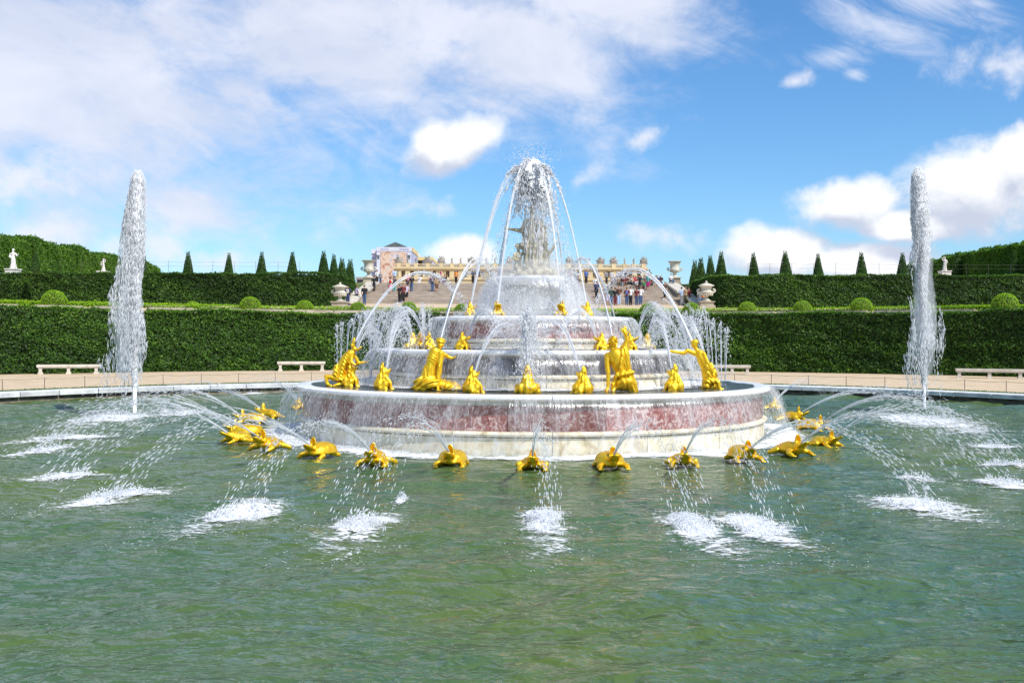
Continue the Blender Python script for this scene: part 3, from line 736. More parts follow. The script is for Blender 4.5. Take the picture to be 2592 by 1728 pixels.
# box balls
def leafball(nm, r, n, size, mat, flat=1.0, seed=1):
    u = rng.normal(0, 1, (n, 3)); u /= np.linalg.norm(u, axis=1)[:, None]; u = u[u[:, 2] > -.45]
    rr = r * (1 + .035 * vnoise(u[:, 0] * 5, u[:, 1] * 5, u[:, 2] * 5, seed)) * rng.uniform(.95, 1.02, len(u))
    P_ = u * rr[:, None]; P_[:, 2] *= flat; P_[:, 2] += r * .38
    V, F = leaves(P_, u, size, jitter=.7)
    return mesh_np(nm, V, F, mat, False, tint=np.clip(.5 + .25 * rng.normal(0, 1, len(u)) + .15 * vnoise(u[:, 0] * 3, u[:, 1] * 3, u[:, 2] * 3, seed), 0, 1))
bb = root('box_ball', '', 'box ball', (0, 0, 0), 'round clipped box balls along the terrace')
ob('foliage', leafball('foliage', 1.0, 5200, .045, M['box']), bb)
ob('inner_twigs', B().ell((0, 0, .36), (.93, .93, .93)).mesh('inner_twigs', M['core_g'], True, None), bb)
balls = [(125, 57, 'leftmost large round box ball on the terrace, left of the tall left water column'), (443, 36, 'small low round box ball set back, right of the left water column'),
         (575, 50, 'round box ball on the terrace above the gap between the two left benches'), (700, 41, 'round box ball on the terrace just left of the lidded left urn'),
         (822, 37, 'round box ball right beside the pedestal of the lidded left urn'), (938, 40, 'round box ball before the foot of the staircase, left of the fountain'),
         (1060, 34, 'round box ball before the staircase, close beside the fountain on the left'), (1487, 37, 'round box ball before the crowd at the staircase foot, right of the fountain'),
         (1588, 40, 'round box ball left of the lidded right urn, by the staircase edge'), (1716, 42, 'first round box ball to the right of the lidded right urn'),
         (1843, 44, 'second round box ball to the right of the lidded right urn'), (1979, 52, 'round box ball just left of the tall right water column'), (2112, 50, 'round box ball seen through the spray of the right water column'),
         (2308, 60, 'rightmost large round box ball, right of the tall right water column')]
for i, (x, w_, lab) in enumerate(balls):
    Yb = hedge_y(at(x, 700, 60).x) + (3.2 if w_ != 36 else 6.0)
    p = at(x, 712, Yb); r = w_ * 1.10204 / 2 / 2610 * Yb
    copy_tree(bb, (p.x, Yb, ZL0 - .02 + (Yb - 62) * .02 * 0), rng.uniform(0, 6), lab, r) if i else None
    if i == 0: bb.location = (p.x, Yb, ZL0); bb.scale = (r,) * 3; bb['label'] = lab

# cone yews
def conemesh(r, h, seed):
    n = 5200; z = h * (1 - np.sqrt(rng.uniform(0, 1, n))) ; a = rng.uniform(0, 2 * np.pi, n)
    rr = (r * (1 - z / h) * .86 + .14) * (1 + .09 * vnoise(np.cos(a) * 3, np.sin(a) * 3, z * 3, seed)) * rng.uniform(.88, 1.05, n)
    P_ = np.stack([rr * np.cos(a), rr * np.sin(a), z + .05], 1); N_ = np.stack([np.cos(a), np.sin(a), np.full(n, .3)], 1)
    k = 60; zz = h + rng.uniform(-.12, .16, k); aa = rng.uniform(0, 6.28, k); P2_ = np.stack([.17 * np.cos(aa), .17 * np.sin(aa), zz], 1)
    P_ = np.concatenate([P_, P2_]); N_ = np.concatenate([N_, np.tile([0, 0, 1.], (k, 1))])
    V, F = leaves(P_, N_, .055, jitter=.9)
    return mesh_np('foliage', V, F, M['yew'], False, tint=np.clip(.45 + .25 * rng.normal(0, 1, len(P_)), 0, 1))
protos = []
for k in range(3):
    y_ = root('cone_yew', '', 'yew tree', (0, 0, 0), 'cone-clipped yews on the upper terrace')
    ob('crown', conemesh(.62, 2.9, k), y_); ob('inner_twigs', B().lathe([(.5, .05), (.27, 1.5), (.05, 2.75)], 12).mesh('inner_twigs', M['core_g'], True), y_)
    ob('trunk', B().cap((0, 0, -.2), (0, 0, .4), .07, .06).mesh('trunk', M['bark'], True, None), y_); protos.append(y_)
cones = [(81, 86, 57), (330, 120, 44), (432, 98, 53), (525, 98, 50), (600, 97, 53), (671, 97, 53), (743, 100, 54), (766, 110, 46), (785, 122, 38), (801, 133, 34),
         (1594, 133, 32), (1610, 122, 38), (1633, 110, 44), (1656, 100, 53), (1732, 98, 50), (1805, 96, 54), (1880, 98, 48), (1979, 96, 52), (2072, 97, 50), (2198, 118, 50), (2328, 103, 56)]
where = ['against the left palisade, between the two white statues', 'half hidden by the spray of the left water column', 'first cone right of the left water column', 'second cone right of the left water column',
 'third cone right of the left water column', 'fourth cone right of the left water column', 'tallest and nearest of the tight row of four left of the staircase', 'second in the tight row of four left of the staircase',
 'third in the tight row of four left of the staircase', 'smallest, farthest cone in the row left of the staircase', 'smallest, farthest cone in the row right of the staircase', 'second smallest in the row right of the staircase',
 'second nearest in the tight row right of the staircase', 'nearest and tallest of the tight row right of the staircase', 'lone cone between the tight right row and the next wide gap', 'middle cone of the wide-spaced cones right of the stairs',
 'next-to-last free standing cone left of the right column', 'free standing cone just left of the right water column', 'half hidden by the spray of the right water column', 'pale cone against the right palisade beside the white statue', 'rightmost cone, against the right palisade']
for i, ((x, Yc, hp), wh) in enumerate(zip(cones, where)):
    p = at(x, 630, Yc); zt = float(np.interp(Yc, [89, 109], [ZU0, ZU1])); h = at(x, 632 - hp, Yc).z - zt
    base = protos[i % 3]; lab = 'dark cone-clipped yew, ' + wh
    sc = (h / 2.9 * 1.0, h / 2.9 * 1.0, h / 2.9)
    if i < 3: base.location = (p.x, Yc, zt - .05); base.scale = sc; base['label'] = lab
    else: (lambda c_: setattr(c_, 'rotation_euler', (rng.normal(0, .02), rng.normal(0, .025), rng.uniform(0, 6))))(copy_tree(base, (p.x, Yc, zt - .05), 0, lab, (sc[0] * rng.uniform(.88, 1.12), sc[1], sc[2])))
# palisades of clipped lime trees, each tree with its own trunk and crown
def treemesh(w_, h, dpt, seed):
    n = 4200; face = rng.uniform(0, 1, n); P_ = np.zeros((n, 3)); N_ = np.zeros((n, 3))
    yy = rng.uniform(-w_ / 2, w_ / 2, n); zz = rng.uniform(0, h, n); xx = rng.uniform(-dpt / 2, dpt / 2, n)
    f0 = face < .62; P_[f0] = np.stack([np.full(f0.sum(), dpt / 2), yy[f0], zz[f0]], 1); N_[f0] = (1, 0, .4)
    f1 = (face >= .62) & (face < .82); P_[f1] = np.stack([xx[f1], yy[f1], np.full(f1.sum(), h)], 1); N_[f1] = (0, 0, 1)
    f2 = face >= .82; P_[f2] = np.stack([xx[f2], np.full(f2.sum(), -w_ / 2), zz[f2]], 1); N_[f2] = (0, -1, .3)
    bump_ = .22 * vnoise(P_[:, 1] * 1.5, P_[:, 2] * 1.5, P_[:, 0] + seed * 7, seed); P_ += N_ * bump_[:, None]; P_[f1, 2] += rng.normal(0, .10, f1.sum()) + .18 * np.cos(P_[f1, 1] / w_ * 5)
    V, F = leaves(P_, N_, .15, jitter=.9)
    return mesh_np('crown', V, F, M['tree'], False, tint=np.clip(.42 + .22 * rng.normal(0, 1, n) + .25 * vnoise(P_[:, 1], P_[:, 2] * 1.4, seed * 3., seed), 0, 1))
tp = []
for k in range(3):
    r_ = root('palisade_tree', '', 'tree', (0, 0, 0), 'clipped lime trees of the palisades')
    ob('crown', treemesh(3.3, 2.85, 2.2, k + 2), r_, (0, 0, .45))
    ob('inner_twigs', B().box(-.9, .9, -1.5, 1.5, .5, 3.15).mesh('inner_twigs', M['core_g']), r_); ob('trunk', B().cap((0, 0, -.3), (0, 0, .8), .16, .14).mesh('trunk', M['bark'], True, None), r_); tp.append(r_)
k = 0
ords = ['nearest', 'second', 'third', 'fourth', 'fifth', 'sixth', 'seventh', 'eighth', 'ninth', 'tenth', 'eleventh', 'twelfth', 'thirteenth', 'fourteenth']
for sg, nm, nn in ((-1, 'left', 14), (1, 'right', 13)):
    for i in range(nn):
        Yt = 93 + i * 3.3; Xt = AX(Yt) + sg * (49.3 if sg < 0 else 51.3) + rng.uniform(-.1, .1); zt = np.interp(Yt, [89, 109], [ZU0, ZU1])
        lab = f'{ords[i]} clipped lime tree of the {nm} palisade, counted from the camera'
        sc = (1, 1, (1.06 if sg < 0 else 1.16) + .05 * rng.uniform(-1, 1) + .10 * (sg < 0) * (i % 3 == 0))
        if k < 3: tp[k].location = (Xt, Yt, zt); tp[k].rotation_euler = (0, 0, 0 if sg < 0 else math.pi); tp[k].scale = sc; tp[k]['label'] = lab
        else: copy_tree(tp[k % 3], (Xt, Yt, zt), 0 if sg < 0 else math.pi, lab, sc)
        k += 1

# ================================================================== gravel fence, benches, urns, statues
def ringfence(name, label, pts, hpost, spacing, wires, lean=0):
    f = root(name, label, 'fence', tuple(pts[0]))
    pm = B().cap((0, 0, -.1), (0, 0, hpost), .014, .012, 6).mesh('post', M['metal'], True, None)
    for i, p in enumerate(pts):
        o = ob('post', pm, f, tuple(Vector(p) - Vector(pts[0])))
        o.rotation_euler = (rng.normal(0, .02), rng.normal(0, .02), 0)
    for h in wires:
        w = Wt(); P = []
        for a_, b_ in zip(pts[:-1], pts[1:]):
            for k in range(4):
                q = Vector(a_).lerp(Vector(b_), k / 4); P.append((q.x, q.y, q.z + h - .05 * math.sin(math.pi * k / 4) * (spacing / 2)))
        w.tube(P, np.full(len(P), .006), 4); wpart('wire', w.mesh('wire', M['metal']), f)
    return f
pts = []
for i in range(-24, 25):
    a = math.pi / 2 + i * 1.62 / 22.3; pts.append((FX + 22.6 * math.cos(a), FY + 22.6 * math.sin(a), .33))
ringfence('wire_fence', 'low thin wire fence on iron posts round the pool turf', pts, .42, 1.6, (.40,))
for sg, nm in ((-1, 'left'), (1, 'right')):
    pts = [(AX(90) + sg * x, 89.7, ZU0) for x in np.arange(19.5, 52, 1.9)]
    ringfence('terrace_fence', f'thin wire fence along the edge of the upper terrace, {nm} of the stairs', pts, 1.15, 1.9, (.75, 1.1))

def bench(x0, x1, ytop, lab, i):
    xm = (x0 + x1) / 2; yb = ytop + (22 if i != 1 else 20); g = onh(xm, yb + .5, .33); Yb = g.y
    Ym = float(hedge_y(g.x)) - .95; k_ = min(1.0, Ym / Yb); g = Vector((g.x * k_, Yb * k_, .33)); Yb = g.y; L = (x1 - x0) * 1.10204 / 2610 * Yb; r_ = root('stone_bench', lab, 'bench', (g.x, Yb, .33), 'stone benches in front of the hedge', math.atan(np.polyval(np.polyder(cf), g.x)) * .6)
    H = 22 * 1.10204 / 2610 * Yb * .98
    b = B().box(-L / 2, L / 2, -.26, .26, H - .13, H); b.box(-L / 2 + .04, L / 2 - .04, -.22, .22, H - .19, H - .132); ob('seat', b.mesh('seat', M['bench']), r_)
    for k in (-1, 0, 1):
        b = B(); prof = [(-.13, 0), (.13, 0), (.13, .07), (.085, .12), (.075, H * .45), (.10, H * .68), (.15, H - .19), (-.15, H - .19), (-.10, H * .68), (-.075, H * .45), (-.085, .12), (-.13, .07)]
        V = [(x, y, z) for y in (-.20, .20) for x, z in prof]; m = len(prof)
        b.add(V, [tuple(range(m)), tuple(range(m, 2 * m))[::-1]] + [(i2, i2 + m, (i2 + 1) % m + m, (i2 + 1) % m) for i2 in range(m)])
        ob('leg', b.mesh('leg', M['bench']), r_, (k * (L / 2 - .18), 0, 0))
bench(91, 224, 835, 'leftmost stone bench before the hedge, left of the left water column', 0)
bench(638, 746, 829.5, 'stone bench before the hedge, between left column and gold figures', 1)
bench(1640, 1723, 837, 'stone bench half hidden behind the rightmost gilded figure', 2)
bench(2201, 2344, 846, 'rightmost stone bench before the hedge, right of the right water column', 3)

U = dict(plinth=B().box(-.48, .48, -.48, .48, 0, .14).box(-.40, .40, -.40, .40, .14, .52).box(-.46, .46, -.46, .46, .52, .60))
def urn(x, ybase, ytop, Yd, z0, lidded, lab, proto=[None, None]):
    H = (ybase - ytop) * 1.10204 / 2610 * Yd; p = at(x, ybase, Yd)
    r_ = root('stone_urn', lab, 'urn', (p.x, Yd, z0), 'carved stone urns by the staircase')
    k = (p.z - z0)
    b = B(); ph = max(k, 0) + .0
    ped = .45 if lidded else .60
    b.box(-.62, .62, -.62, .62, -.6, .12 + ph); b.box(-.52, .52, -.52, .52, .12 + ph, ph + ped - .08); b.box(-.60, .60, -.60, .60, ph + ped - .08, ph + ped)
    ob('pedestal', b.mesh('pedestal', M['stone']), r_)
    U0 = ph + ped; h = H - ped
    if lidded:
        prof = [(.26, 0), (.28, .05), (.20, .08), (.11, .16), (.10, .22), (.15, .27), (.34, .33), (.42, .41), (.41, .47), (.29, .52), (.27, .56), (.33, .70), (.36, .73), (.36, .745)]
        lid = [(.30, .735), (.46, .745), (.45, .77), (.30, .83), (.14, .88), (.07, .90), (.05, .92), (.08, .945), (.06, .98), (.015, 1.0)]
    else:
        prof = [(.30, 0), (.31, .05), (.22, .09), (.12, .17), (.11, .24), (.16, .29), (.17, .31), (.30, .36), (.36, .46), (.355, .50), (.31, .55), (.31, .72), (.36, .90), (.46, .96), (.48, .985), (.46, 1.0), (.38, .99), (.32, .90)]
        lid = None
    s_ = h / 1.0; w_ = (1.0 if lidded else 1.02) * (h / 1.55) * 1.32
    o = ob('bowl', B().lathe([(r * w_, z * h + U0) for r, z in prof], 28).mesh('bowl', M['urn'], True, 50), r_)
    if lid: ob('lid', B().lathe([(r * w_, z * h + U0) for r, z in lid], 28).mesh('lid', M['urn'], True, 50), r_)
    for sg in (-1, 1):
        w = Wt(); zc = U0 + h * (.52 if lidded else .52); a = np.linspace(-1.4, 1.5, 14)
        P = np.stack([sg * (w_ * .36 + w_ * .14 * np.cos(a)), np.zeros(14), zc + h * .075 * np.sin(a)], 1)
        w.tube(P, np.full(14, .045 * w_ + .012), 8); ob('handle', w.mesh('handle', M['urn']), r_)
    w = B()
    for q in range(18):      # gadroons round the belly
        a = q * 2 * math.pi / 18; zb = U0 + h * (.335 if lidded else .40); rr = w_ * (.345 if lidded else .30)
        w.ell((rr * math.cos(a), rr * math.sin(a), zb), (.05 * w_, .05 * w_, .07 * h), n=6, m=5)
    ob('gadroons', w.mesh('gadroons', M['urn'], True, None), r_)
p = terr(780, 708); urn(781, 707, 648, p.y, p.z - .1, True, 'lidded stone urn on a pedestal left of the staircase foot')
p = terr(1622, 708); urn(1622, 705, 645, p.y, p.z - .1, True, 'lidded stone urn on a pedestal right of the staircase foot')
urn(847, 653, 600, 109.5, ZU1 - .0, False, 'open flared stone urn at the left head of the staircase')
urn(1549.5, 651, 600, 109.5, ZU1 - .0, False, 'open flared stone urn at the right head of the staircase')

# standing draped statue (used for the white statues and, coarser, for the roof figures)
def drape(k, amp, z1, z0=0.0):
    def f(V, N):
        a = np.arctan2(V[:, 1], V[:, 0]); fall = np.clip((z1 - V[:, 2]) / .4, 0, 1)
        return amp * fall * np.sin(a * k + V[:, 2] * 3 + 1.2 * np.sin(V[:, 2] * 5)) + amp * .5 * fall * np.sin(a * k * 1.9 - V[:, 2] * 6)
    return f
def draped(h=2.0, pose=0, voxel=.03):
    s = h / 2.0; b = B()
    b.chain([((0, 0, .02), .30 * s), ((.02 * s, 0, .5 * s), .23 * s), ((0, 0, 1.0 * s), .20 * s), ((-.03 * s, 0, 1.25 * s), .19 * s), ((0, 0, 1.5 * s), .20 * s)], 14)
    b.ell((0, 0, 1.52 * s), (.27 * s, .16 * s, .12 * s)); b.cap((0, 0, 1.6 * s), (0, 0, 1.75 * s), .08 * s, .07 * s); b.ell((0, -.01, 1.86 * s), (.11 * s, .12 * s, .145 * s))
    b.ell((0, .04 * s, 1.91 * s), (.13 * s, .13 * s, .11 * s))
    if pose == 0:
        b.chain([((-.27 * s, 0, 1.5 * s), .09 * s), ((-.34 * s, -.05, 1.2 * s), .075 * s), ((-.12 * s, -.22 * s, 1.1 * s), .05 * s)]); b.chain([((.27 * s, 0, 1.5 * s), .09 * s), ((.42 * s, -.1 * s, 1.28 * s), .07 * s), ((.60 * s, -.15 * s, 1.42 * s), .05 * s)])
    else:
        b.chain([((-.27 * s, 0, 1.5 * s), .09 * s), ((-.36 * s, 0, 1.2 * s), .075 * s), ((-.30 * s, -.1, .95 * s), .05 * s)]); b.chain([((.27 * s, 0, 1.5 * s), .09 * s), ((.38 * s, 0, 1.75 * s), .07 * s), ((.12 * s, 0, 2.0 * s), .05 * s)])
    b.cap((.15 * s, .08 * s, 0), (.12 * s, .06, .7 * s), .20 * s, .12 * s)
    return sculpt(b, 'figure', M['whitestone'], voxel, 2, drape(7, .022 * s, 1.4 * s))
sm0, sm1 = draped(2.0, 0), draped(2.0, 1)
def statue(x, ytop, ybase, Yd, mesh, lab, rz=0):
    p = at(x, ybase, Yd); z0 = float(np.interp(Yd, [89, 109], [ZU0, ZU1])); H = (ybase - ytop) * 1.10204 / 2610 * Yd
    r_ = root('marble_statue', lab, 'statue', (p.x, Yd, z0), 'white marble statues on the upper terrace', rz)
    ped = max(H * .16, .25) + max(p.z - z0, 0); b = B().box(-.5, .5, -.5, .5, -.1, ped - .1).box(-.56, .56, -.56, .56, ped - .1, ped); ob('pedestal', b.mesh('pedestal', M['whitestone']), r_)
    o = ob('figure', mesh, r_, (0, 0, ped)); s = (H * .84) / 2.02; o.scale = (s, s, s)
statue(30, 571, 626, 93, sm0, 'white draped marble statue with an arm held out, far left on the terrace')
statue(237, 594, 628, 112, sm1, 'small white marble statue with one arm raised, beside the left water column')
statue(2170, 590, 628, 112, sm1, 'white marble statue beyond the right water column, before the palisade', math.pi)

# ================================================================== palace
YP = 400.0
pk = YP / 2610
def px2(x, y, Yd=YP):                    # full-size pixels
    return at(x / 1.10204, y / 1.10204, Yd)
L0, R0 = px2(1000, 700), px2(1637, 700); zt_ = px2(1318, 681).z; zb_ = ZU1 + .25
pal = root('palace', 'long golden stone palace front with a row of tall attic windows and rooftop trophies', 'palace', (AX(YP), YP, zb_))
def pw(name, b, mat, smooth=False, parent=pal): return wpart(name, b.mesh(name, mat, smooth), parent)
x0, x1 = L0.x, R0.x
zc1, zc0 = px2(1318, 677.5).z, px2(1318, 681.5).z
zw1, zw0 = px2(1318, 686).z, px2(1318, 702).z; zband = px2(1318, 706).z; zl = px2(1318, 717).z
wx = [1020.6, 1043, 1065, 1099, 1133, 1155, 1177, 1211, 1245, 1267, 1290, 1319]; wx = sorted(set(wx + [2638 - v for v in wx]))
wxs = [px2(v, 694).x for v in wx]; ww = 4.8 * pk
# wall pierced by its windows: piers between openings, bands above and below
b = B().box(x0, x1, YP, YP + 1, zb_ - 6, zw0); b.box(x0, x1, YP, YP + 1, zw1, zc0)
edges = [x0] + [v for w_ in wxs for v in (w_ - ww, w_ + ww)] + [x1]
for i in range(0, len(edges), 2): b.box(edges[i], edges[i + 1], YP, YP + 1, zw0, zw1)
b.box(x0, x1, YP + 1.4, YP + 30, zb_ - 6, zc0); pw('wall', b, M['palace'])
pw('cornice', B().box(x0 - .6, x1 + .6, YP - .9, YP + 1, zc0, zc1).box(x0 - .3, x1 + .3, YP - .5, YP + 1, zc0 - .5, zc0 - .003), M['palace'])
pw('string_course', B().box(x0 - .3, x1 + .3, YP - .5, YP - .003, zband - .35, zband + .35).box(x0 - .3, x1 + .3, YP - .9, YP - .503, zband - 2.2, zband - 1.7), M['palace'])
fr = mesh_np('window', *(lambda b: (b.v, b.f))(B().box(-ww, -ww + .16, 0, .15, zw0, zw1).box(ww - .16, ww, 0, .15, zw0, zw1).box(-.09, .09, 0, .15, zw0, zw1).box(-ww + .16, ww - .16, 0, .149, zw1 - .15, zw1).box(-ww + .16, ww - .16, 0, .149, zw0, zw0 + .15)
      .box(-ww + .16, -.09, .01, .14, (zw0 * 2 + zw1) / 3 - .05, (zw0 * 2 + zw1) / 3 + .05).box(-ww + .16, -.09, .01, .14, (zw0 + 2 * zw1) / 3 - .05, (zw0 + 2 * zw1) / 3 + .05).box(.09, ww - .16, .01, .14, (zw0 * 2 + zw1) / 3 - .05, (zw0 * 2 + zw1) / 3 + .05).box(.09, ww - .16, .01, .14, (zw0 + 2 * zw1) / 3 - .05, (zw0 + 2 * zw1) / 3 + .05)), M['winframe'], False)
pn = mesh_np('pane', *(lambda b: (b.v, b.f))(B().box(-ww, ww, .2, .25, zw0, zw1)), M['glass'], False)
sr = mesh_np('surround', *(lambda b: (b.v, b.f))(B().box(-ww - .45, -ww, -.25, 0, zw0 - .4, zw1 + .4).box(ww, ww + .45, -.25, 0, zw0 - .4, zw1 + .4).box(-ww, ww, -.25, 0, zw1, zw1 + .4).box(-ww, ww, -.4, 0, zw0 - .4, zw0)), M['palace'], False)
for v in wxs:
    w_ = ob('window', fr, pal, (v - pal.location.x, .4, -pal.location.z)); ob('pane', pn, w_); ob('surround', sr, w_, (0, -.4, 0))
# pilasters between windows
pm = mesh_np('pilaster', *(lambda b: (b.v, b.f))(B().box(-.7, .7, -.3, 0, zband + .4, zc0 - .5)), M['palace'], False)
for v in (1004, 1010, 1032, 1054, 1082, 1116, 1144, 1166, 1190, 1448, 1472, 1494, 1522, 1556, 1584, 1606, 1628, 1634): ob('pilaster', pm, pal, (px2(v, 690).x - pal.location.x, 0, -pal.location.z))
# balustrade with dies and balusters
zba, zbt = zc1, px2(1318, 668.5).z
pw('rail', B().box(x0, x1, YP - .35, YP + .35, zbt - .35, zbt).box(x0, x1, YP - .35, YP + .35, zba, zba + .3), M['palace'])
bal = Wt(); nb = 150
b = B()
for i in range(nb):
    x = x0 + (i + .5) * (x1 - x0) / nb; b.box(x - .14, x + .14, YP - .12, YP + .12, zba + .3, zbt - .353)
o = pw('balusters', b, M['palace'])
o['kind'] = 'stuff'
dm = mesh_np('die', *(lambda b: (b.v, b.f))(B().box(-.8, .8, -.55, .55, zba, zbt + .25)), M['palace'], False)
stat = [1032, 1053, 1144, 1166, 1231, 1253, 1385, 1407, 1468, 1491, 1581, 1604]; trop = [1009, 1083, 1117, 1194, 1290, 1441, 1520, 1553, 1629]
for v in stat + trop: ob('die', dm, pal, (px2(v, 690).x - pal.location.x, 0, -pal.location.z))
sb = draped(2.0, 1, .07); sb.materials.clear(); sb.materials.append(M['palace2'])
def trophy(seed):
    r_ = np.random.default_rng(seed); b = B().ell((0, 0, .9), (1.5, .7, 1.3))
    for k in range(16):
        a = r_.uniform(.25, 2.9); L = r_.uniform(1.3, 2.6); b.cap((0, 0, .6), (math.cos(a) * L * .9, r_.normal(0, .2), .6 + math.sin(a) * L), .3, .12, 8)
    b.ell((0, -.2, 1.9), (.5, .5, .6)); b.box(-1.7, 1.7, -.5, .5, 0, .3)
    return sculpt(b, 'trophy', M['palace2'], .13, 1)
tr = [trophy(k) for k in range(3)]
for i, v in enumerate(stat): o = ob('roof_statue', sb, pal, (px2(v, 690).x - pal.location.x, 0, zbt + .2 - pal.location.z)); o.scale = (1.15, 1.15, 1.12)
for i, v in enumerate(trop): o = ob('trophy', tr[i % 3], pal, (px2(v, 690).x - pal.location.x, 0, zbt + .2 - pal.location.z)); o.scale = ((-1) ** i * .98, 1, .98)
pw('roof', B().box(x0 + 2, x1 - 2, YP + 4, YP + 28, zc0, zbt - .4), M['slate'])

# scaffolded wing wrapped in printed sheets
YW = 446.0
wing = root('wrapped_wing', 'palace wing wrapped in printed scaffold sheets with a colourful painted mural', 'building', (px2(1000, 700, YW).x, YW, zb_))
q = lambda x, y: px2(x, y, YW)
def ww_(name, boxes, mat): 
    b = B()
    for (xa, xb, ya, yb, da, db) in boxes: b.box(q(xa, 700).x, q(xb, 700).x, YW + da, YW + db, q(1000, yb).z, q(1000, ya).z)
    return pw(name, b, mat, False, wing)
ww_('front_sheet', [(953, 1043, 636, 742, 0, .5)], M['sheet'])
ww_('recessed_sheet', [(937, 952.8, 640, 742, 4, 60)], M['sheet'])
ww_('printed_mural', [(963, 1029, 637.5, 742, -.25, -.003)], M['mural'])
ww_('printed_balustrade', [(953, 1043, 625.5, 635.8, -.1, 40)], M['sheetpale']); ww_('printed_balustrade', [(937, 952.8, 629, 640, 3.6, 60)], M['sheetpale'])
ww_('balustrade_opening', [(x, x + 1.3, 628.5, 633, -.16, -.103) for x in np.arange(963, 984, 2.2)] + [(x, x + 1.3, 628.5, 633, -.16, -.103) for x in np.arange(1011, 1034, 2.2)], M['sheet'])
ww_('printed_column', [(953.5, 962, 639, 742, -.3, -.003)], M['sheetpale']); ww_('printed_column', [(1031, 1040, 639, 742, -.3, -.003)], M['sheetpale'])
for v in (954, 1031.5): ww_('printed_capital', [(v, v + 7, 646, 650, -.42, -.303), (v + 1, v + 6, 650.4, 656, -.42, -.303)], M['slate'])
ww_('side_sheet', [(1043.05, 1043.6, 636, 742, .6, 60)], M['sheet'])
ww_('far_sheet', [(1056, 1083, 648, 742, 26, 60)], M['sheet'])
ww_('sunlit_sheet', [(1043.7, 1045, 626, 637, -.1, 26)], M['sheetsunlit']); ww_('sunlit_sheet', [(1043.9, 1084, 638.5, 647, 25, 60)], M['sheetsunlit']); 
V = [q(967, 625.4), q(1033, 625.4), q(1000, 612)]; V = [(v.x, YW + 1, v.z) for v in V] + [(v.x, YW + 34, v.z) for v in V]
wpart('roof', mesh_np('roof', V, [(0, 1, 2), (5, 4, 3), (1, 4, 5, 2), (0, 2, 5, 3), (0, 3, 4, 1)], M['slate'], False), wing)
hut = root('low_building', 'low grey flat-roofed building left of the wrapped palace wing', 'building', (px2(914, 700, 300).x, 300, zb_))
q3 = lambda x, y: px2(x, y, 300)
b = B().box(q3(904, 0).x, q3(938, 0).x, 300, 315, zb_ - 3, q3(0, 702).z); pw('wall', b, M['sheetpale'], False, hut)
pw('roof', B().box(q3(903, 0).x, q3(939, 0).x, 299.5, 315.5, q3(0, 702).z + .003, q3(0, 698).z), M['palace2'], False, hut)
pw('window', B().box(q3(906, 0).x, q3(934, 0).x, 299.9, 300.1, q3(0, 712).z, q3(0, 705).z), M['glass'], False, hut)

# ================================================================== the tiered fountain
F = root('tiered_fountain', 'round marble fountain of stacked basins with red panels, crowned by a statue group pedestal', 'fountain', (FX, FY, 0))
def tier(pos, R, top, pt, pb, mb, base, Rp, Rm, n, panel, basem, deep):
    t_ = ob('tier', None, F); t_['label'] = pos + ' basin tier of the fountain'
    da = 2 * math.pi / n
    lipm = arcpiece('rim_stone', [(R - .42, top - .02), (R - .30, top), (R - .04, top), (R, top - .03), (R + .005, top - .075), (R - .05, top - .115), (R - .42, top - .115)], da, M['lip'], 5)
    frm = arcpiece('frieze_stone', [(Rp - .1, pt), (Rp + .03, pt), (Rp + .05, top - .117), (Rp - .1, top - .117)], da, M['frieze'], 5)
    pnm = arcpiece('marble_panel', [(Rp - .12, pb), (Rp, pb), (Rp, pt - .003), (Rp - .12, pt - .003)], da, panel, 5, .006)
    hm = (pb - mb); rm = Rm
    mom = arcpiece('moulding_stone', [(Rp - .1, mb), (rm - .02, mb), (rm + .03, mb + hm * .2), (rm + .045, mb + hm * .5), (rm + .02, mb + hm * .8), (rm - .03, pb - .003), (Rp - .1, pb - .003)], da, basem, 5)
    bm_ = arcpiece('base_stone', [(Rp - .12, base), (rm + .06, base), (rm - .02, (base + mb) / 2), (rm - .03, mb - .02), (Rp - .12, mb - .02)], da, basem, 5, .007)
    off = rng.uniform(0, da)
    for i in range(n):
        ob('rim_stone', lipm, t_, None, da * i + off); ob('frieze_stone', frm, t_, None, da * i + off + da * .5)
        ob('marble_panel', pnm, t_, None, da * (i + .2)); ob('moulding_stone', mom, t_, None, da * (i + .65)); ob('base_stone', bm_, t_, None, da * (i + .65))
    ob('core', B().lathe([(Rp - .09, base - .3), (Rp - .09, top - .3), (.2, top - .3)], 96).mesh('core', M['core'], True, 30), t_)
    # water standing in the basin
    nr, na = 26, 220; rr = np.linspace(max(deep - .1, .05), R - .29, nr); aa = np.linspace(0, 2 * np.pi, na, endpoint=False)
    A_, R_ = np.meshgrid(aa, rr); x = R_ * np.cos(A_); y = R_ * np.sin(A_); z = top + .004 + .012 * vnoise(x * 6, y * 6, 0, 5) - .010
    V = np.stack([x, y, z], -1).reshape(-1, 3); i = np.arange(nr - 1)[:, None] * na; j = np.arange(na)[None]; j2 = (j + 1) % na
    Fq = np.stack([i + j, i + j2, i + na + j2, i + na + j], -1).reshape(-1, 4)[:, ::-1]
    ob('basin_water', mesh_np('basin_water', V, Fq.copy(), M['bwater']), t_)
    return t_
T1 = tier('lowest and widest', 5.83, 1.18, .964, .455, .345, -.4, 5.66, 5.72, 18, M['red'], M['cream'], 3.6)
T2 = tier('second', 3.91, 2.04, 1.87, 1.50, 1.40, 1.0, 3.55, 3.62, 14, M['mauve'], M['cream'], 2.3)
T3 = tier('third', 2.44, 2.82, 2.66, 2.30, 2.20, 1.95, 2.20, 2.27, 10, M['red'], M['cream'], .8)
t4 = ob('tier', None, F); t4['label'] = 'topmost small grey basin tier of the fountain'
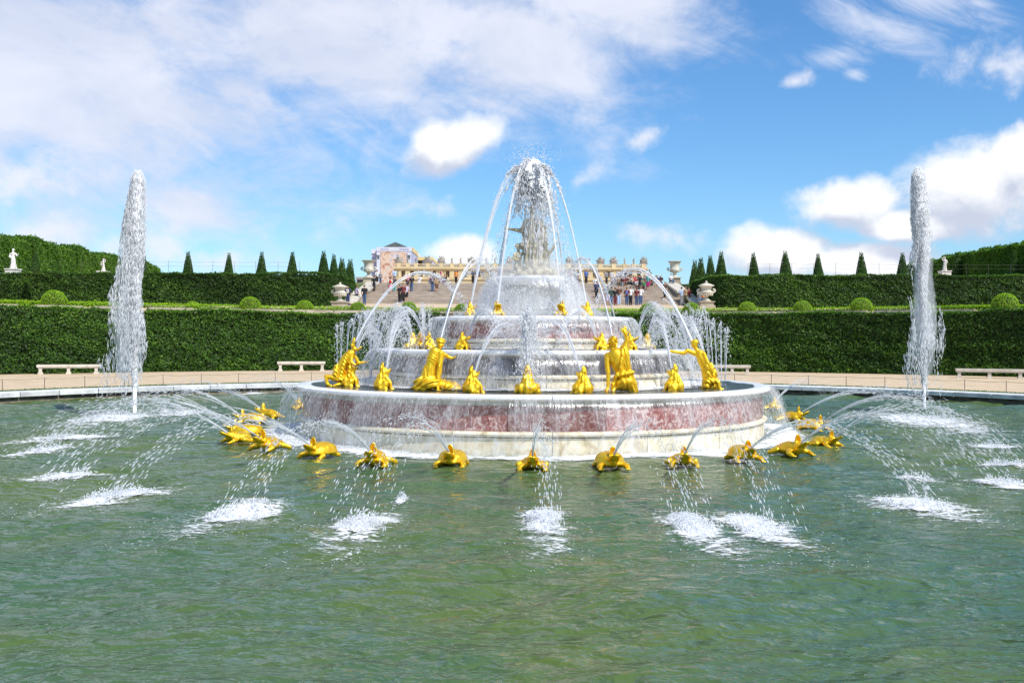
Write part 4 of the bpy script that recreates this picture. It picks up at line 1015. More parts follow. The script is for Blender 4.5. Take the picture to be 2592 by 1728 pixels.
ob('rim', B().lathe([(.70, 3.60), (.86, 3.66), (.94, 3.74), (.95, 3.80), (.90, 3.83), (.6, 3.82)], 48).mesh('rim', M['lip'], True, 40), t4)
ob('drum', B().lathe([(.80, 3.05), (.74, 3.10), (.70, 3.3), (.72, 3.55), (.74, 3.62)], 48).mesh('drum', M['ped'], True, 40), t4)
ob('moulding', B().lathe([(.86, 2.98), (.90, 3.02), (.88, 3.07), (.80, 3.10), (.7, 3.1)], 48).mesh('moulding', M['frieze'], True, 40), t4)
ob('plinth', B().lathe([(.87, 2.6), (.87, 2.975), (.7, 2.976)], 48).mesh('plinth', M['frieze'], True, 40), t4)

# falling sheets of water over each rim
def curtain(name, label, prof, mat, zoff=0, n=256, fr=.05):
    a = np.linspace(0, 2 * np.pi, n + 1); k = len(prof); ts = np.linspace(0, 1, k); V = []; UV = []
    R0_ = prof[0][0]; pert = vnoise(np.cos(a) * 6, np.sin(a) * 6, 0, 12)
    for i in range(n + 1):
        for j, (r, h) in enumerate(prof):
            rr = r + fr * pert[i if i < n else 0] * ts[j] ** 1.5
            V.append((rr * math.cos(a[i]), rr * math.sin(a[i]), h)); UV.append((a[i] * R0_ / 2, (prof[0][1] - h) * .5))
    i = np.arange(n)[:, None] * k; j = np.arange(k - 1)[None]
    Fq = np.stack([i + j, i + j + 1, i + k + j + 1, i + k + j], -1).reshape(-1, 4)
    o = ob(name, mesh_np(name, V, Fq, mat, True, uv=UV), None, (FX, FY, 0)); tagit(o, label, 'falling water'); return o
def fall(R, top, base, out, m=8):
    P = [(R - .02, top + .004), (R + .015, top - .02)]
    for j in range(1, m + 1): u = j / m; P.append((R + .015 + out * u, top - .02 - (top - base - .02) * u * u))
    return P
curtain('falling_sheet', 'thin sheet of water pouring over the rim of the lowest basin tier', fall(5.83, 1.18, 0.0, .48), M['curtain'])
curtain('falling_sheet', 'sheet of water pouring over the rim of the second basin tier', fall(3.91, 2.04, 1.19, .46), M['curtain2'])
curtain('falling_sheet', 'sheet of water pouring over the rim of the third basin tier', fall(2.44, 2.82, 2.05, .38), M['curtain2'])
curtain('falling_sheet', 'white splashing water sheet falling off the topmost small basin', fall(.95, 3.84, 2.84, .42), M['curtain3'], fr=.10)
# streaks and drops that leave the sheets
def streaks(R, top, base, out, n, r, L, label):
    w = Wt(); a = rng.uniform(0, 2 * np.pi, n); c_ = vnoise(np.cos(a) * 5, np.sin(a) * 5, 0, 3) * 0.5 + .5; keep = rng.uniform(0, 1, n) < .25 + c_; a = a[keep]; n = len(a)
    u = rng.uniform(0, 1, n) ** .8; rr = R + .03 + out * u * rng.uniform(.85, 1.12, n); z = top - (top - base) * u * u
    P = np.stack([FX + rr * np.cos(a), FY + rr * np.sin(a), z], 1); D = np.stack([np.cos(a) * out, np.sin(a) * out, -2 * u * (top - base) - .1], 1)
    w.drops(P, D, L * rng.uniform(.5, 1.6, n) * (.4 + u), r * rng.uniform(.5, 1.3, n))
    nb = n // 3; a = rng.uniform(0, 2 * np.pi, nb); rr = R + out + rng.normal(0, .12, nb); z = base + np.abs(rng.normal(0, .09, nb))
    P = np.stack([FX + rr * np.cos(a), FY + rr * np.sin(a), z], 1); w.drops(P, rng.normal(0, 1, (nb, 3)) + [0, 0, 1], .02, .008)
    o = ob('falling_streaks', w.mesh('falling_streaks', M['drop2'])); tagit(o, label, 'water drops', kind='stuff')
streaks(5.83, 1.18, .02, .50, 3600, .0038, .06, 'bright streaks and drops falling off the lowest rim')
streaks(3.91, 2.04, 1.2, .46, 4500, .0045, .05, 'bright streaks and drops falling off the second rim')
streaks(2.44, 2.82, 2.05, .38, 5200, .0045, .045, 'bright streaks and drops falling off the third rim')
streaks(.95, 3.84, 2.85, .45, 3800, .0055, .03, 'dense white drops falling off the topmost basin')
# foam
def foam_ring(R0, R1, h, label, c=(FX, FY), n=300, m=8, mid=.5):
    aa = np.linspace(0, 2 * np.pi, n, endpoint=False); V = []; UV = []
    for a in aa:
        for j in range(m + 1):
            r = R0 + (R1 - R0) * j / m; x = c[0] + r * math.cos(a); y = c[1] + r * math.sin(a)
            V.append((x, y, 0)); UV.append((abs(j / m - mid) / max(mid, 1 - mid), 0))
    V = np.array(V); V[:, 2] = (wave(V[:, 0], V[:, 1]) if h < .1 else 0) + h + .012 + .03 * np.clip(vnoise(V[:, 0] * 7, V[:, 1] * 7, 0, 2), 0, 1)
    k = m + 1; i = np.arange(n)[:, None] * k; i2 = (np.arange(n)[:, None] + 1) % n * k; j = np.arange(m)[None]
    Fq = np.stack([i + j, i + j + 1, i2 + j + 1, i2 + j], -1).reshape(-1, 4)
    o = ob('foam', mesh_np('foam', V, Fq, M['foam'], True, uv=UV)); tagit(o, label, 'foam', kind='stuff')
foam_ring(5.75, 7.15, 0, 'white foam band where the lowest sheet meets the pool', mid=.32)
foam_ring(3.6, 5.0, 1.185, 'white foam in the lowest basin around the second tier', mid=.3)
foam_ring(2.25, 3.3, 2.045, 'white foam in the second basin around the third tier', mid=.3)
foam_ring(.9, 1.9, 2.825, 'white foam in the third basin around the pedestal', mid=.3)
ob_ = ob('spray_cloud', B().lathe([(.05, 2.86), (1.75, 2.86), (1.55, 3.2), (1.25, 3.7), (1.0, 4.05), (.7, 4.25), (.05, 4.3)], 40).mesh('spray_cloud', M['vol3'], True, None), None, (FX, FY, 0)); tagit(ob_, 'soft white spray hanging round the topmost basin of the fountain', 'spray', kind='stuff')
foam_ring(.3, .98, 3.835, 'white foam on the topmost basin under the statue', mid=.6)

# ================================================================== sculpture
# marble group on top
def latona():
    b = B()
    for k in range(34):
        a = rng.uniform(0, 6.28); r = rng.uniform(.1, .58); b.ell((r * math.cos(a), r * math.sin(a) * .8, 3.84 + rng.uniform(0, .30) * (1 - r / .75)), (rng.uniform(.10, .2), rng.uniform(.1, .2), rng.uniform(.07, .15)), n=10, m=7)
    rock = sculpt(b, 'rock', M['latona'], .02, 1, lambda V, N: .012 * vnoise(V[:, 0] * 14, V[:, 1] * 14, V[:, 2] * 14, 2))
    z = 3.98
    b = B().chain([((.03, 0, z), .25), ((.04, 0, z + .35), .23), ((.02, 0, z + .72), .20), ((-.03, 0, z + .92), .15), ((-.02, 0, z + 1.14), .165), ((-.01, 0, z + 1.24), .14)], 16)
    b.cap((.12, -.10, z + .05), (.05, -.08, z + .8), .13, .14).cap((-.10, -.08, z), (-.06, -.06, z + .75), .12, .12)
    b.ell((-.01, 0, z + 1.27), (.20, .12, .09)).cap((-.01, 0, z + 1.3), (-.02, -.01, z + 1.44), .065, .055)
    b.chain([((.19, -.02, z + 1.25), .075), ((.27, -.10, z + 1.0), .065), ((.20, -.2, z + .82), .05)])     # arm holding the child
    b.cap((.26, .02, z + 1.1), (.30, .05, z + .2), .10, .09).cap((-.2, .06, z + .95), (-.19, .05, z + .55), .07, .08)
    b.chain([((-.26, -.06, z + .64), .06), ((0, -.2, z + .60), .075), ((.2, -.16, z + .75), .06)])        # rolled cloth
    b.chain([((-.17, 0, z + 1.26), .07), ((-.28, -.03, z + 1.02), .058), ((-.46, -.06, z + 1.05), .042), ((-.56, -.07, z + 1.06), .032)])
    for i, (dx, dz) in enumerate(((.13, .035), (.14, .0), (.135, -.03), (.12, -.055))): b.chain([((-.57, -.07 + i * .012, z + 1.06), .016), ((-.57 - dx * .55, -.07 + i * .015, z + 1.06 + dz * .7), .014), ((-.57 - dx, -.08 + i * .015, z + 1.07 + dz * 1.6), .010)], 8)
    b.cap((-.56, -.09, z + 1.05), (-.62, -.12, z + 1.10), .016, .011, 8)
    body = sculpt(b, 'body', M['latona'], .0125, 2, lambda V, N: drape(8, .030, z + 1.05)(V, N) + .006 * vnoise(V[:, 0] * 22, V[:, 1] * 22, V[:, 2] * 22, 4))
    b = B().ell((-.02, -.01, z + 1.53), (.072, .085, .10)).ell((-.02, .03, z + 1.57), (.085, .08, .075)).ell((-.02, .09, z + 1.54), (.045, .045, .04))
    b.ell((-.02, -.095, z + 1.515), (.013, .02, .022)).ell((-.02, -.085, z + 1.475), (.026, .015, .01)).ell((-.02, -.01, z + 1.66), (.05, .04, .04))
    for s_ in (-1, 1): b.ell((-.02 + s_ * .028, -.078, z + 1.54), (.014, .012, .009))
    head = sculpt(b, 'head', M['latona'], .008, 1)
    g = root('marble_goddess_group', 'weathered marble woman holding out one arm with two children, atop the fountain', 'statue', (FX, FY, 3.83))
    for nm, m_ in (('rocky_base', rock), ('body', body), ('head', head)): o = ob(nm, m_, g, (0, 0, -3.83))
    def child(x, y, s, rz):
        b = B().chain([((0, 0, 0), .13), ((0, 0, .28), .11), ((.01, 0, .45), .115)]).ell((.01, 0, .48), (.13, .08, .07)).cap((.01, 0, .5), (0, 0, .6), .04, .04)
        b.ell((0, -.01, .69), (.075, .08, .09)).ell((0, .03, .72), (.085, .08, .075)).chain([((-.12, 0, .47), .045), ((-.17, -.04, .32), .04), ((-.05, -.13, .30), .03)]).chain([((.12, 0, .47), .045), ((.22, .0, .6), .035), ((.3, 0, .72), .03)])
        b.chain([((-.06, -.02, .1), .08), ((-.1, -.2, .05), .06)]).ell((0, -.085, .68), (.012, .02, .015))
        o = ob('child', sculpt(b, 'child', M['latona'], .013, 2, drape(7, .010, .3)), g, (x, y, z - 3.83 + .02), rz); o.scale = (s,) * 3
    child(-.36, -.10, .86, .5); child(.33, -.06, .95, -.4)
latona()

# ---- gilded animals: built facing +x with the mouth opened upwards
def jaws(b, c, s, spread=1.0, W=.22, up=.20, lo=.20):
    """wide open bill: lower jaw reaching forward, upper jaw thrown back"""
    c = Vector(c)
    b.ell(c - Vector((.03, 0, .01)) * s, (.075 * s, W * .46 * s, .07 * s))
    b.cup(c + Vector((-.02, 0, -.01)) * s, (1, 0, .50), (-.50, 0, 1), lo * s, W * s, .065 * s, .022 * s)
    b.cup(c + Vector((-.03, 0, -.01)) * s, (-.05, 0, 1), (1, 0, .05), up * s, W * .66 * s, .08 * s, .022 * s)
    for g in (-1, 1): b.ell(c + Vector((-.085, g * W * .20, .06)) * s, .024 * s, n=8, m=6)
def turtle_mesh(kind):
    b = B()
    if kind == 'turtle':
        b.ell((-.06, 0, .09), (.30, .20, .09)); b.chain([((.16, 0, .09), .10), ((.25, 0, .12), .09)])
    elif kind == 'lizard':
        b.chain([((-.46, 0, .03), .03), ((-.28, 0, .05), .08), ((-.08, 0, .08), .135), ((.12, 0, .09), .14), ((.24, 0, .12), .105)])
        for k in range(9): b.ell((-.34 + k * .07, 0, .10 + .10 * math.sin(k / 8 * 2.6)), (.03, .015, .035), n=8, m=6)
    else:
        b.ell((-.06, 0, .09), (.24, .20, .12)); b.ell((.10, 0, .11), (.16, .15, .11)); b.cap((.16, 0, .12), (.24, 0, .14), .10, .09)
        for g in (-1, 1): b.chain([((-.18, g * .12, .06), .09), ((-.02, g * .26, .06), .06), ((-.20, g * .27, .02), .04)])
    jaws(b, (.25, 0, .155), 1.0, W=.23, up=.24, lo=.27)
    for g in (-1, 1):
        b.chain([((.12, g * .14, .06), .06), ((.23, g * .25, .03), .05), ((.30, g * .24, .0), .045)])
        for f in (-.035, 0, .035): b.cap((.30, g * .24, 0), (.37, g * .24 + f, -.01), .02, .014, 8)
        b.chain([((-.22, g * .12, .05), .06), ((-.32, g * .22, .0), .045)])
    b.cap((-.30, 0, .04), (-.45, 0, .01), .035, .012)
    lum = .011 if kind == 'frog' else .007
    return sculpt(b, 'body', M['gold'], .011, 1, lambda V, N: lum * vnoise(V[:, 0] * 26, V[:, 1] * 26, V[:, 2] * 26, 3))
def shell_mesh():
    b = B(); n = 72; V = []; Fc = []; m = 22
    for j in range(m + 1):
        p = math.pi / 2 * j / m
        for i in range(n):
            a = 2 * math.pi * i / n; k = math.sin(p)
            r = 1 + (.06 if j == m else 0); z = .15 * math.cos(p)
            V.append((-.08 + .36 * r * k * math.cos(a), .25 * r * k * math.sin(a), .10 + z - (.02 if j == m else 0)))
    for j in range(m):
        for i in range(n): k = (i + 1) % n; Fc.append((j * n + i, (j + 1) * n + i, (j + 1) * n + k, j * n + k))
    o = len(V); V += [(x, y, z - .035) for x, y, z in V[m * n:(m + 1) * n]]
    for i in range(n): k = (i + 1) % n; Fc.append((m * n + i, o + i, o + k, m * n + k))
    Fc.append(tuple(range(o, o + n))[::-1])
    # scute grooves
    for i, (x, y, z) in enumerate(V[:m * n]):
        g = max(0, 1 - abs(abs(y) - .085) / .018) + max(0, 1 - abs(((x + .08 + .07 * (abs(y) > .085)) / .14) % 1 - .5) / .11)
        V[i] = (x, y, z + .012 - .020 * min(g, 1))
    b.add(V, Fc); return b.mesh('shell', M['gold'], True, None)
shell = shell_mesh(); TM = {k: turtle_mesh(k) for k in ('turtle', 'lizard', 'frog')}
JETS = []                                # (obj label, drawing function)
animals = [  # x, y of the waterline below it, kind, splash x, y, apex, label
 (1222, 1080, 'frog', 1245, 1206, .95, 'gilded frog facing the viewer in front of the fountain centre'),
 (1038, 1072, 'turtle', 812, 1213, 1.0, 'gilded turtle spouting, first to the left of the centre frog'),
 (866, 1070, 'lizard', 508, 1194, 1.0, 'gilded lumpy-backed creature between two turtles, left of centre'),
 (733, 1052, 'turtle', 222, 1150, .95, 'gilded domed turtle by the left corner of the basin'),
 (620, 1034, 'lizard', 118, 1104, .95, 'gilded crested lizard left of the basin, nearest of the left cluster'),
 (549, 1018, 'frog', 66, 1046, .95, 'gilded frog at the outer left tip of the cluster'),
 (560, 1003, 'turtle', 112, 1012, .9, 'gilded turtle behind the outer left frog'),
 (574, 975, 'turtle', 250, 970, .9, 'gilded turtle swimming left with a smooth shell, set back left of the basin'),
 (618, 962, 'lizard', 330, 948, .85, 'farthest gilded lizard on the left, partly behind the falling water'),
 (1402, 1077, 'turtle', 1612, 1214, 1.0, 'gilded turtle with spread shell, first to the right of the centre frog'),
 (1566, 1072, 'frog', 1775, 1213, 1.05, 'gilded frog with its head up, second to the right of centre'),
 (1708, 1060, 'turtle', 2150, 1176, .95, 'gilded turtle by the right corner of the basin'),
 (1815, 1046, 'lizard', 2306, 1116, .95, 'gilded scaly long-backed lizard right of the basin, in shade'),
 (1893, 1028, 'frog', 2330, 1072, .95, 'gilded frog at the outer right tip of the cluster'),
 (1868, 990, 'turtle', 2312, 1026, .95, 'gilded turtle with a pale round shell, set back right of the basin'),
 (1818, 968, 'lizard', 2195, 985, .9, 'farthest gilded lizard on the right, reared up by the falling water'),
 (690, 941, 'frog', 560, 905, .8, 'gilded frog glimpsed behind the left edge of the falling water'),
 (1776, 940, 'frog', 1900, 908, .8, 'gilded frog glimpsed through the falling water at the right edge')]
for (x, y, kd, sx, sy, ha, lab) in animals:
    p = onh(x, y, 0.0); e = onh(sx, sy, 0.0); yaw = math.atan2(e.y - p.y, e.x - p.x)
    if kd == 'turtle': yaw += rng.uniform(-.1, .1)
    r_ = root('gilt_' + kd, lab, kd, (p.x, p.y, .05), 'gilded water creatures swimming round the fountain', yaw)
    sc = {'turtle': 1.0, 'lizard': 1.05, 'frog': .92}[kd]; r_.scale = (sc,) * 3
    ob('body', TM[kd], r_)
    if kd == 'turtle': ob('shell', shell, r_)
    d_ = Vector((math.cos(yaw), math.sin(yaw), 0)); mouth = p + d_ * .29 * sc; mouth.z = .05 + .22 * sc
    JETS.append(('fan of water spouted by the ' + lab.split(',')[0].replace('gilded ', 'gilt '), tuple(mouth), tuple(e), ha, sp_ := .035))

# ---- frogs on the tiers: upright, mouth open upwards, facing +x
def sitfrog(v):
    b = B(); b.ell((-.04, 0, .07), (.19, .17, .10)).chain([((-.08, 0, .05), .15), ((-.04, 0, .15), .12), ((.01, 0, .24), .095)])
    for g in (-1, 1):
        b.chain([((-.12, g * .12, .06), .085), ((.03, g * .20, .07), .06), ((-.08, g * .22, .02), .045), ((.05, g * .24, .0), .028)])
        b.chain([((.04, g * .09, .17), .045), ((.13, g * .14, .09), .036), ((.14, g * .16, .0), .032), ((.20, g * .17, -.01), .024)])
        b.cap((-.16, g * .045, .03), (-.045, g * .04, .25), .045, .03)
    b.cap((-.17, 0, .03), (-.06, 0, .26), .04, .03)
    if v: jaws(b, (.03, 0, .235), 1.0, W=.26, up=.19, lo=.23)
    else: jaws(b, (.02, 0, .26), 1.0, W=.20, up=.16, lo=.16)
    return sculpt(b, 'body', M['gold'], .010, 1, lambda V, N: .008 * np.sin(np.arctan2(V[:, 1], V[:, 0] + .05) * 9) * (V[:, 0] < .02) + .004 * vnoise(V[:, 0] * 30, V[:, 1] * 30, V[:, 2] * 30, 3))
SF = [sitfrog(0), sitfrog(1)]
tfrogs = [  # x, ring radius, front?, height, yaw offset from pointing outwards, scale, land radius, land angle offset, apex, label
 (1212, 4.62, 1, 1.17, math.pi, 1.18, 'centre'), (1087, 4.62, 1, 1.17, 2.2, 1.12, 'x'), (1338, 4.62, 1, 1.17, -2.3, 1.12, 'x'), (883, 4.62, 1, 1.17, 2.5, 1.18, 'x'), (1547, 4.62, 1, 1.17, -2.6, 1.18, 'x'),
 (806, 4.66, 1, 1.17, 2.8, 1.2, 'x'), (1630, 4.66, 1, 1.17, -2.8, 1.2, 'x')]
tl = ['gilded frog at the centre front of the lowest basin, back turned', 'gilded open-mouthed frog right beside the kneeling gold woman', 'gilded open-mouthed frog just left of the kneeling gold man',
      'gilded frog on the lowest basin left of the kneeling gold woman', 'gilded frog on the lowest basin right of the kneeling gold man', 'gilded frog at the left end of the lowest basin below the arched figure', 'gilded frog at the right end of the lowest basin below the reaching figure']
def C3(r, ang, z): return (FX + r * math.cos(ang), FY + r * math.sin(ang), z)
for (x, r, fr_, h, dy, sc, kind_), lab in zip(tfrogs, tl):
    p = ring(r, x, fr_); ang = math.atan2(p.y - FY, p.x - FX); yaw = ang + dy
    rt = root('gilt_frog', lab, 'frog', (p.x, p.y, h), 'gilded frogs on the fountain tiers', yaw); rt.scale = (sc * .88, sc * .88, sc * 1.22); ob('body', SF[0], rt)
    m_ = Vector((p.x + .04 * math.cos(yaw), p.y + .04 * math.sin(yaw), h + .37 * sc))
    if kind_ == 'centre': JETS.append(('upright foaming spray from the centre frog of the lowest basin', tuple(m_), C3(3.95, ang, 2.0), 2.62, 'burst'))
    else:
        e_ = C3(3.75, ang + (.25 if dy > 0 else -.25) * (1 if abs(x - 1212) < 200 else -.25), 2.0); JETS.append(('fan of water from the ' + lab.replace('gilded ', 'gilt ').split(',')[0], tuple(m_), e_, 2.62, .05))
t2 = [(947, 3.0, 0, 'gilded frog seen from behind at the left end of the second basin'), (966, 2.95, 1, 'gilded frog partly hidden at the left end of the second basin'), (984, 2.9, 1, 'gilded wide-mouthed frog left of the kneeling woman, second basin'), (1064, 2.9, 1, 'gilded wide-mouthed frog on the second basin right above the kneeling woman'),
      (1380, 2.9, 1, 'gilded wide-mouthed frog on the second basin left of the gold man'), (1449, 2.9, 1, 'gilded wide-mouthed frog on the second basin behind the gold man\'s raised arm'), (1487, 3.0, 0, 'gilded frog at the right end of the second basin')]
for i, (x, r, fr_, lab) in enumerate(t2):
    p = ring(r, x, fr_); ang = math.atan2(p.y - FY, p.x - FX); yaw = ang + (0 if i not in (0, 6) else math.pi)
    # wide mouths turned sideways along the basin
    tgt = {2: math.pi + .25, 3: -.25, 4: math.pi + .2, 5: -.2, 1: -.9, 0: math.pi / 2, 6: math.pi / 2}[i]
    rt = root('gilt_frog', lab, 'frog', (p.x, p.y, 2.03), 'gilded frogs on the fountain tiers', tgt); rt.scale = (.86, .86, 1.0); ob('body', SF[1], rt)
    m_ = (p.x + .1 * math.cos(tgt), p.y + .1 * math.sin(tgt), 2.03 + .24)
    da = (-.26 if p.x < FX else .26) if i in (0, 1, 5, 6) or i == 2 else (.24 if p.x < FX else -.24)
    e_ = (m_[0] + 1.05 * math.cos(tgt) * (1 if i in (2, 3, 4, 5) else .2), m_[1] + 1.0 * math.sin(tgt) - (.55 if i in (3, 4) else .2), 1.25)
    if i in (0, 6): e_ = (p.x + (-.75 if p.x < FX else .75), p.y - .3, 1.2)
    JETS.append(('small arching spray from the ' + lab.replace('gilded ', 'gilt '), m_, e_, 3.0 if i not in (3, 4) else 2.9, .05))
t3 = [(1081, 1.62, 1, 'gilded frog with raised bill at the left of the topmost pedestal'), (1142, 1.62, 1, 'gilded frog at the front left of the topmost pedestal'), (1290, 1.62, 1, 'gilded frog at the front right of the topmost pedestal'), (1348, 1.62, 1, 'gilded frog with raised bill at the right of the topmost pedestal')]
for i, (x, r, fr_, lab) in enumerate(t3):
    p = ring(r, x, fr_); ang = math.atan2(p.y - FY, p.x - FX); yaw = ang + (.9 if i < 2 else -.9)
    rt = root('gilt_frog', lab, 'frog', (p.x, p.y, 2.80), 'gilded frogs on the fountain tiers', yaw if i in (1, 2) else ang + math.pi); rt.scale = (.74, .74, .98); ob('body', SF[1], rt)
    JETS.append(('tall jet leaping over the statue from the ' + lab.replace('gilded ', 'gilt '), (p.x, p.y, 2.80 + .27), (FX + (FX - p.x) * .07 - .03, FY + (FY - p.y) * .07, 6.36), 6.60, 'high'))
JETS.append(('tall jet leaping over the statue from behind the pedestal, left', (FX - 1.0, FY + 1.2, 3.1), (FX + .08, FY - .05, 6.36), 6.58, 'high'))
JETS.append(('tall jet leaping over the statue from behind the pedestal, right', (FX + .95, FY + 1.2, 3.1), (FX - .08, FY - .05, 6.36), 6.58, 'high'))

# ---- gilded people. local metres: x to the right, y away from the viewer, z up
def folds(dirv, k, amp, zlo, zhi, extra=None):
    d_ = np.array(dirv, float)
    def f(V, N):
        m = np.clip((V[:, 2] - zlo) / .06, 0, 1) * np.clip((zhi - V[:, 2]) / .06, 0, 1)
        ph = V @ d_ * k; w = amp * m * (np.sin(ph + 2.0 * np.sin(V[:, 2] * 6) + 1.5 * np.sin(V[:, 0] * 5)) + .5 * np.sin(ph * 2.1 + V[:, 2] * 9))
        return w + (extra(V, N) if extra else 0)
    return f
def hand(b, w, d_, up, s=1.0):
    w = Vector(w); d_ = Vector(d_).normalized(); up = Vector(up).normalized(); sd = d_.cross(up).normalized()
    b.cap(w, w + d_ * .05 * s, .028 * s, .03 * s, 8)
    for i, (o, l) in enumerate(((-.028, .065), (-.01, .08), (.01, .075), (.028, .055))):
        a = w + d_ * .06 * s + sd * o * s; b.chain([(a, .011 * s), (a + (d_ + sd * o * 9) * l * .5 * s, .010 * s), (a + (d_ * .95 + sd * o * 12 + up * .25) * l * s, .008 * s)], 8)
    a = w + d_ * .02 * s - sd * .03 * s; b.cap(a, a + (d_ * .6 - sd * .8) * .055 * s, .012 * s, .009 * s, 8)
def person_root(name, lab, x, r, z=1.16):
    p = ring(r, x, True); return root(name, lab, 'statue', (p.x, p.y, z), 'gilded human figures on the lowest basin')
# kneeling woman
g = person_root('gilt_kneeling_woman', 'gilded woman in a long dress kneeling with back turned, propped on one arm', 1004, 4.45)
b = B().chain([((-.19, .02, .26), .19), ((-.16, .02, .42), .165), ((-.11, 0, .58), .125), ((-.08, 0, .72), .135), ((-.05, 0, .84), .115)], 16, 1.0)
b.ell((-.04, 0, .83), (.15, .10, .08)).cap((.0, 0, .86), (.06, -.01, .96), .055, .05)
b.chain([((.09, -.04, .82), .07), ((.06, -.10, .47), .055), ((.03, -.16, .12), .037), ((.03, -.18, .05), .032)]); hand(b, (.03, -.18, .05), (.25, -.9, -.25), (0, .2, 1), 1.0)
b.chain([((.06, .06, .83), .06), ((.22, .12, .74), .045), ((.29, .12, .71), .032)]); hand(b, (.29, .12, .71), (1, 0, .15), (0, -.3, 1), .9)
b.ell((.10, .04, .70), (.05, .07, .07))
ob('body', sculpt(b, 'body', M['gold'], .0095, 2, folds((9, 2, 0), 6.5, .008, .25, .60, lambda V, N: .004 * np.sin(V[:, 2] * 90 + V[:, 0] * 60) * (V[:, 2] > .60) * (V[:, 2] < .80) * (V[:, 0] < .02))), g)
b = B().ell((-.17, .0, .18), (.34, .24, .17)); b.ell((-.33, -.02, .07), (.22, .16, .09)); b.ell((.10, .02, .12), (.3, .2, .12)); b.ell((.30, .05, .08), (.24, .13, .09)); b.cap((.0, .1, .2), (.42, .06, .14), .09, .05)
def skirtw(V, N):
    ang = np.arctan2(V[:, 2] * 1.6 + .05, V[:, 0] - .02); ph = np.where(V[:, 0] < .05, V[:, 2] * 60 - V[:, 0] * 26 + 2 * np.sin(V[:, 0] * 9), ang * 26)
    return .013 * np.sin(ph) + .006 * np.sin(ph * 1.9 + 1)
ob('skirt', sculpt(b, 'skirt', M['gold'], .0105, 1, skirtw), g)
b = B().ell((.075, 0, 1.03), (.085, .10, .11)).ell((.075, -.02, 1.075), (.11, .115, .08)).ell((.075, -.03, 1.00), (.082, .08, .06)); b.cap((.075, .06, 1.10), (.08, .09, 1.15), .03, .02)
b.ell((.075, .10, 1.03), (.015, .03, .02))
ob('head', sculpt(b, 'head', M['gold'], .008, 1, lambda V, N: .007 * np.sin(V[:, 2] * 95 + V[:, 0] * 20)), g)
JW = g.location + Vector((.085, .08, 1.15))
# kneeling man
g = person_root('gilt_kneeling_man', 'gilded muscular man seen from behind, one arm planted and one raised high', 1428, 4.45)
b = B().chain([((.05, 0, .20), .18), ((.03, 0, .34), .155), ((-.02, 0, .46), .135), ((-.08, 0, .62), .165), ((-.12, 0, .78), .17)], 18)
b.ell((-.22, 0, .78), (.10, .11, .09)).ell((-.06, .0, .84), (.15, .10, .10)).ell((-.17, -.10, .70), (.09, .05, .10)).ell((-.03, -.09, .74), (.08, .05, .10))   # shoulder blades
b.ell((-.02, -.05, .20), (.12, .14, .13)).ell((.15, -.04, .19), (.11, .14, .14)); b.cap((-.16, .0, .86), (-.20, 0, .98), .07, .06)
b.cap((.02, -.10, .32), (-.07, -.13, .66), .035, .03)
b.chain([((-.30, 0, .77), .075), ((-.31, -.05, .56), .06), ((-.29, -.08, .42), .05), ((-.295, -.10, .18), .037), ((-.30, -.11, .10), .03)]); hand(b, (-.30, -.11, .09), (-.45, -.3, -.6), (-.2, -.3, .8), 1.15)
b.chain([((.0, 0, .88), .08), ((.08, 0, 1.02), .062), ((.12, .0, 1.10), .05), ((.085, -.01, 1.20), .036)]); hand(b, (.085, -.01, 1.21), (-.35, 0, 1), (0, 1, 0), 1.5)
b.chain([((-.05, .02, .14), .12), ((-.17, -.04, .09), .07), ((-.19, -.10, .02), .05)]); b.chain([((.18, 0, .16), .12), ((.24, -.02, .0), .09)])
ob('body', sculpt(b, 'body', M['gold'], .0095, 2, lambda V, N: .003 * vnoise(V[:, 0] * 22, V[:, 1] * 22, V[:, 2] * 22, 3)), g)
b = B().chain([((.07, -.03, .98), .05), ((.07, -.06, .80), .085), ((.10, -.07, .60), .08), ((.12, -.05, .42), .09)]); b.chain([((.02, -.09, .92), .05), ((-.01, -.16, .70), .045), ((-.03, -.15, .48), .045), ((-.14, -.13, .32), .035)])
b.chain([((-.16, -.11, .32), .035), ((-.02, -.17, .38), .045), ((.12, -.17, .41), .05), ((.24, -.08, .43), .04)]); b.chain([((.19, -.05, .34), .08), ((.24, -.05, .18), .09), ((.27, -.04, .0), .09)]); b.ell((.06, -.10, .22), (.17, .13, .13)); b.cap((-.13, -.05, .28), (-.20, -.08, .12), .06, .05)
ob('drapery', sculpt(b, 'drapery', M['gold'], .010, 1, folds((7, 3, 2), 8.5, .008, -.1, 1.1)), g)
b = B().ell((-.19, 0, 1.07), (.09, .105, .115)).ell((-.19, -.03, 1.09), (.105, .10, .105)).cap((-.26, -.02, 1.05), (-.27, -.02, .93), .04, .03).cap((-.19, .05, 1.14), (-.20, .07, 1.19), .03, .02); b.cap((-.13, -.06, 1.02), (-.15, -.05, .95), .035, .03); b.ell((-.19, .11, 1.06), (.014, .03, .02))
ob('head', sculpt(b, 'head', M['gold'], .008, 1, lambda V, N: .016 * np.clip(V[:, 1] * -8 + .7, 0, 1) * np.sin(V[:, 0] * 75 + 6 * np.sin(V[:, 2] * 22) + V[:, 2] * 20)), g)
JM = g.location + Vector((-.20, .06, 1.2))
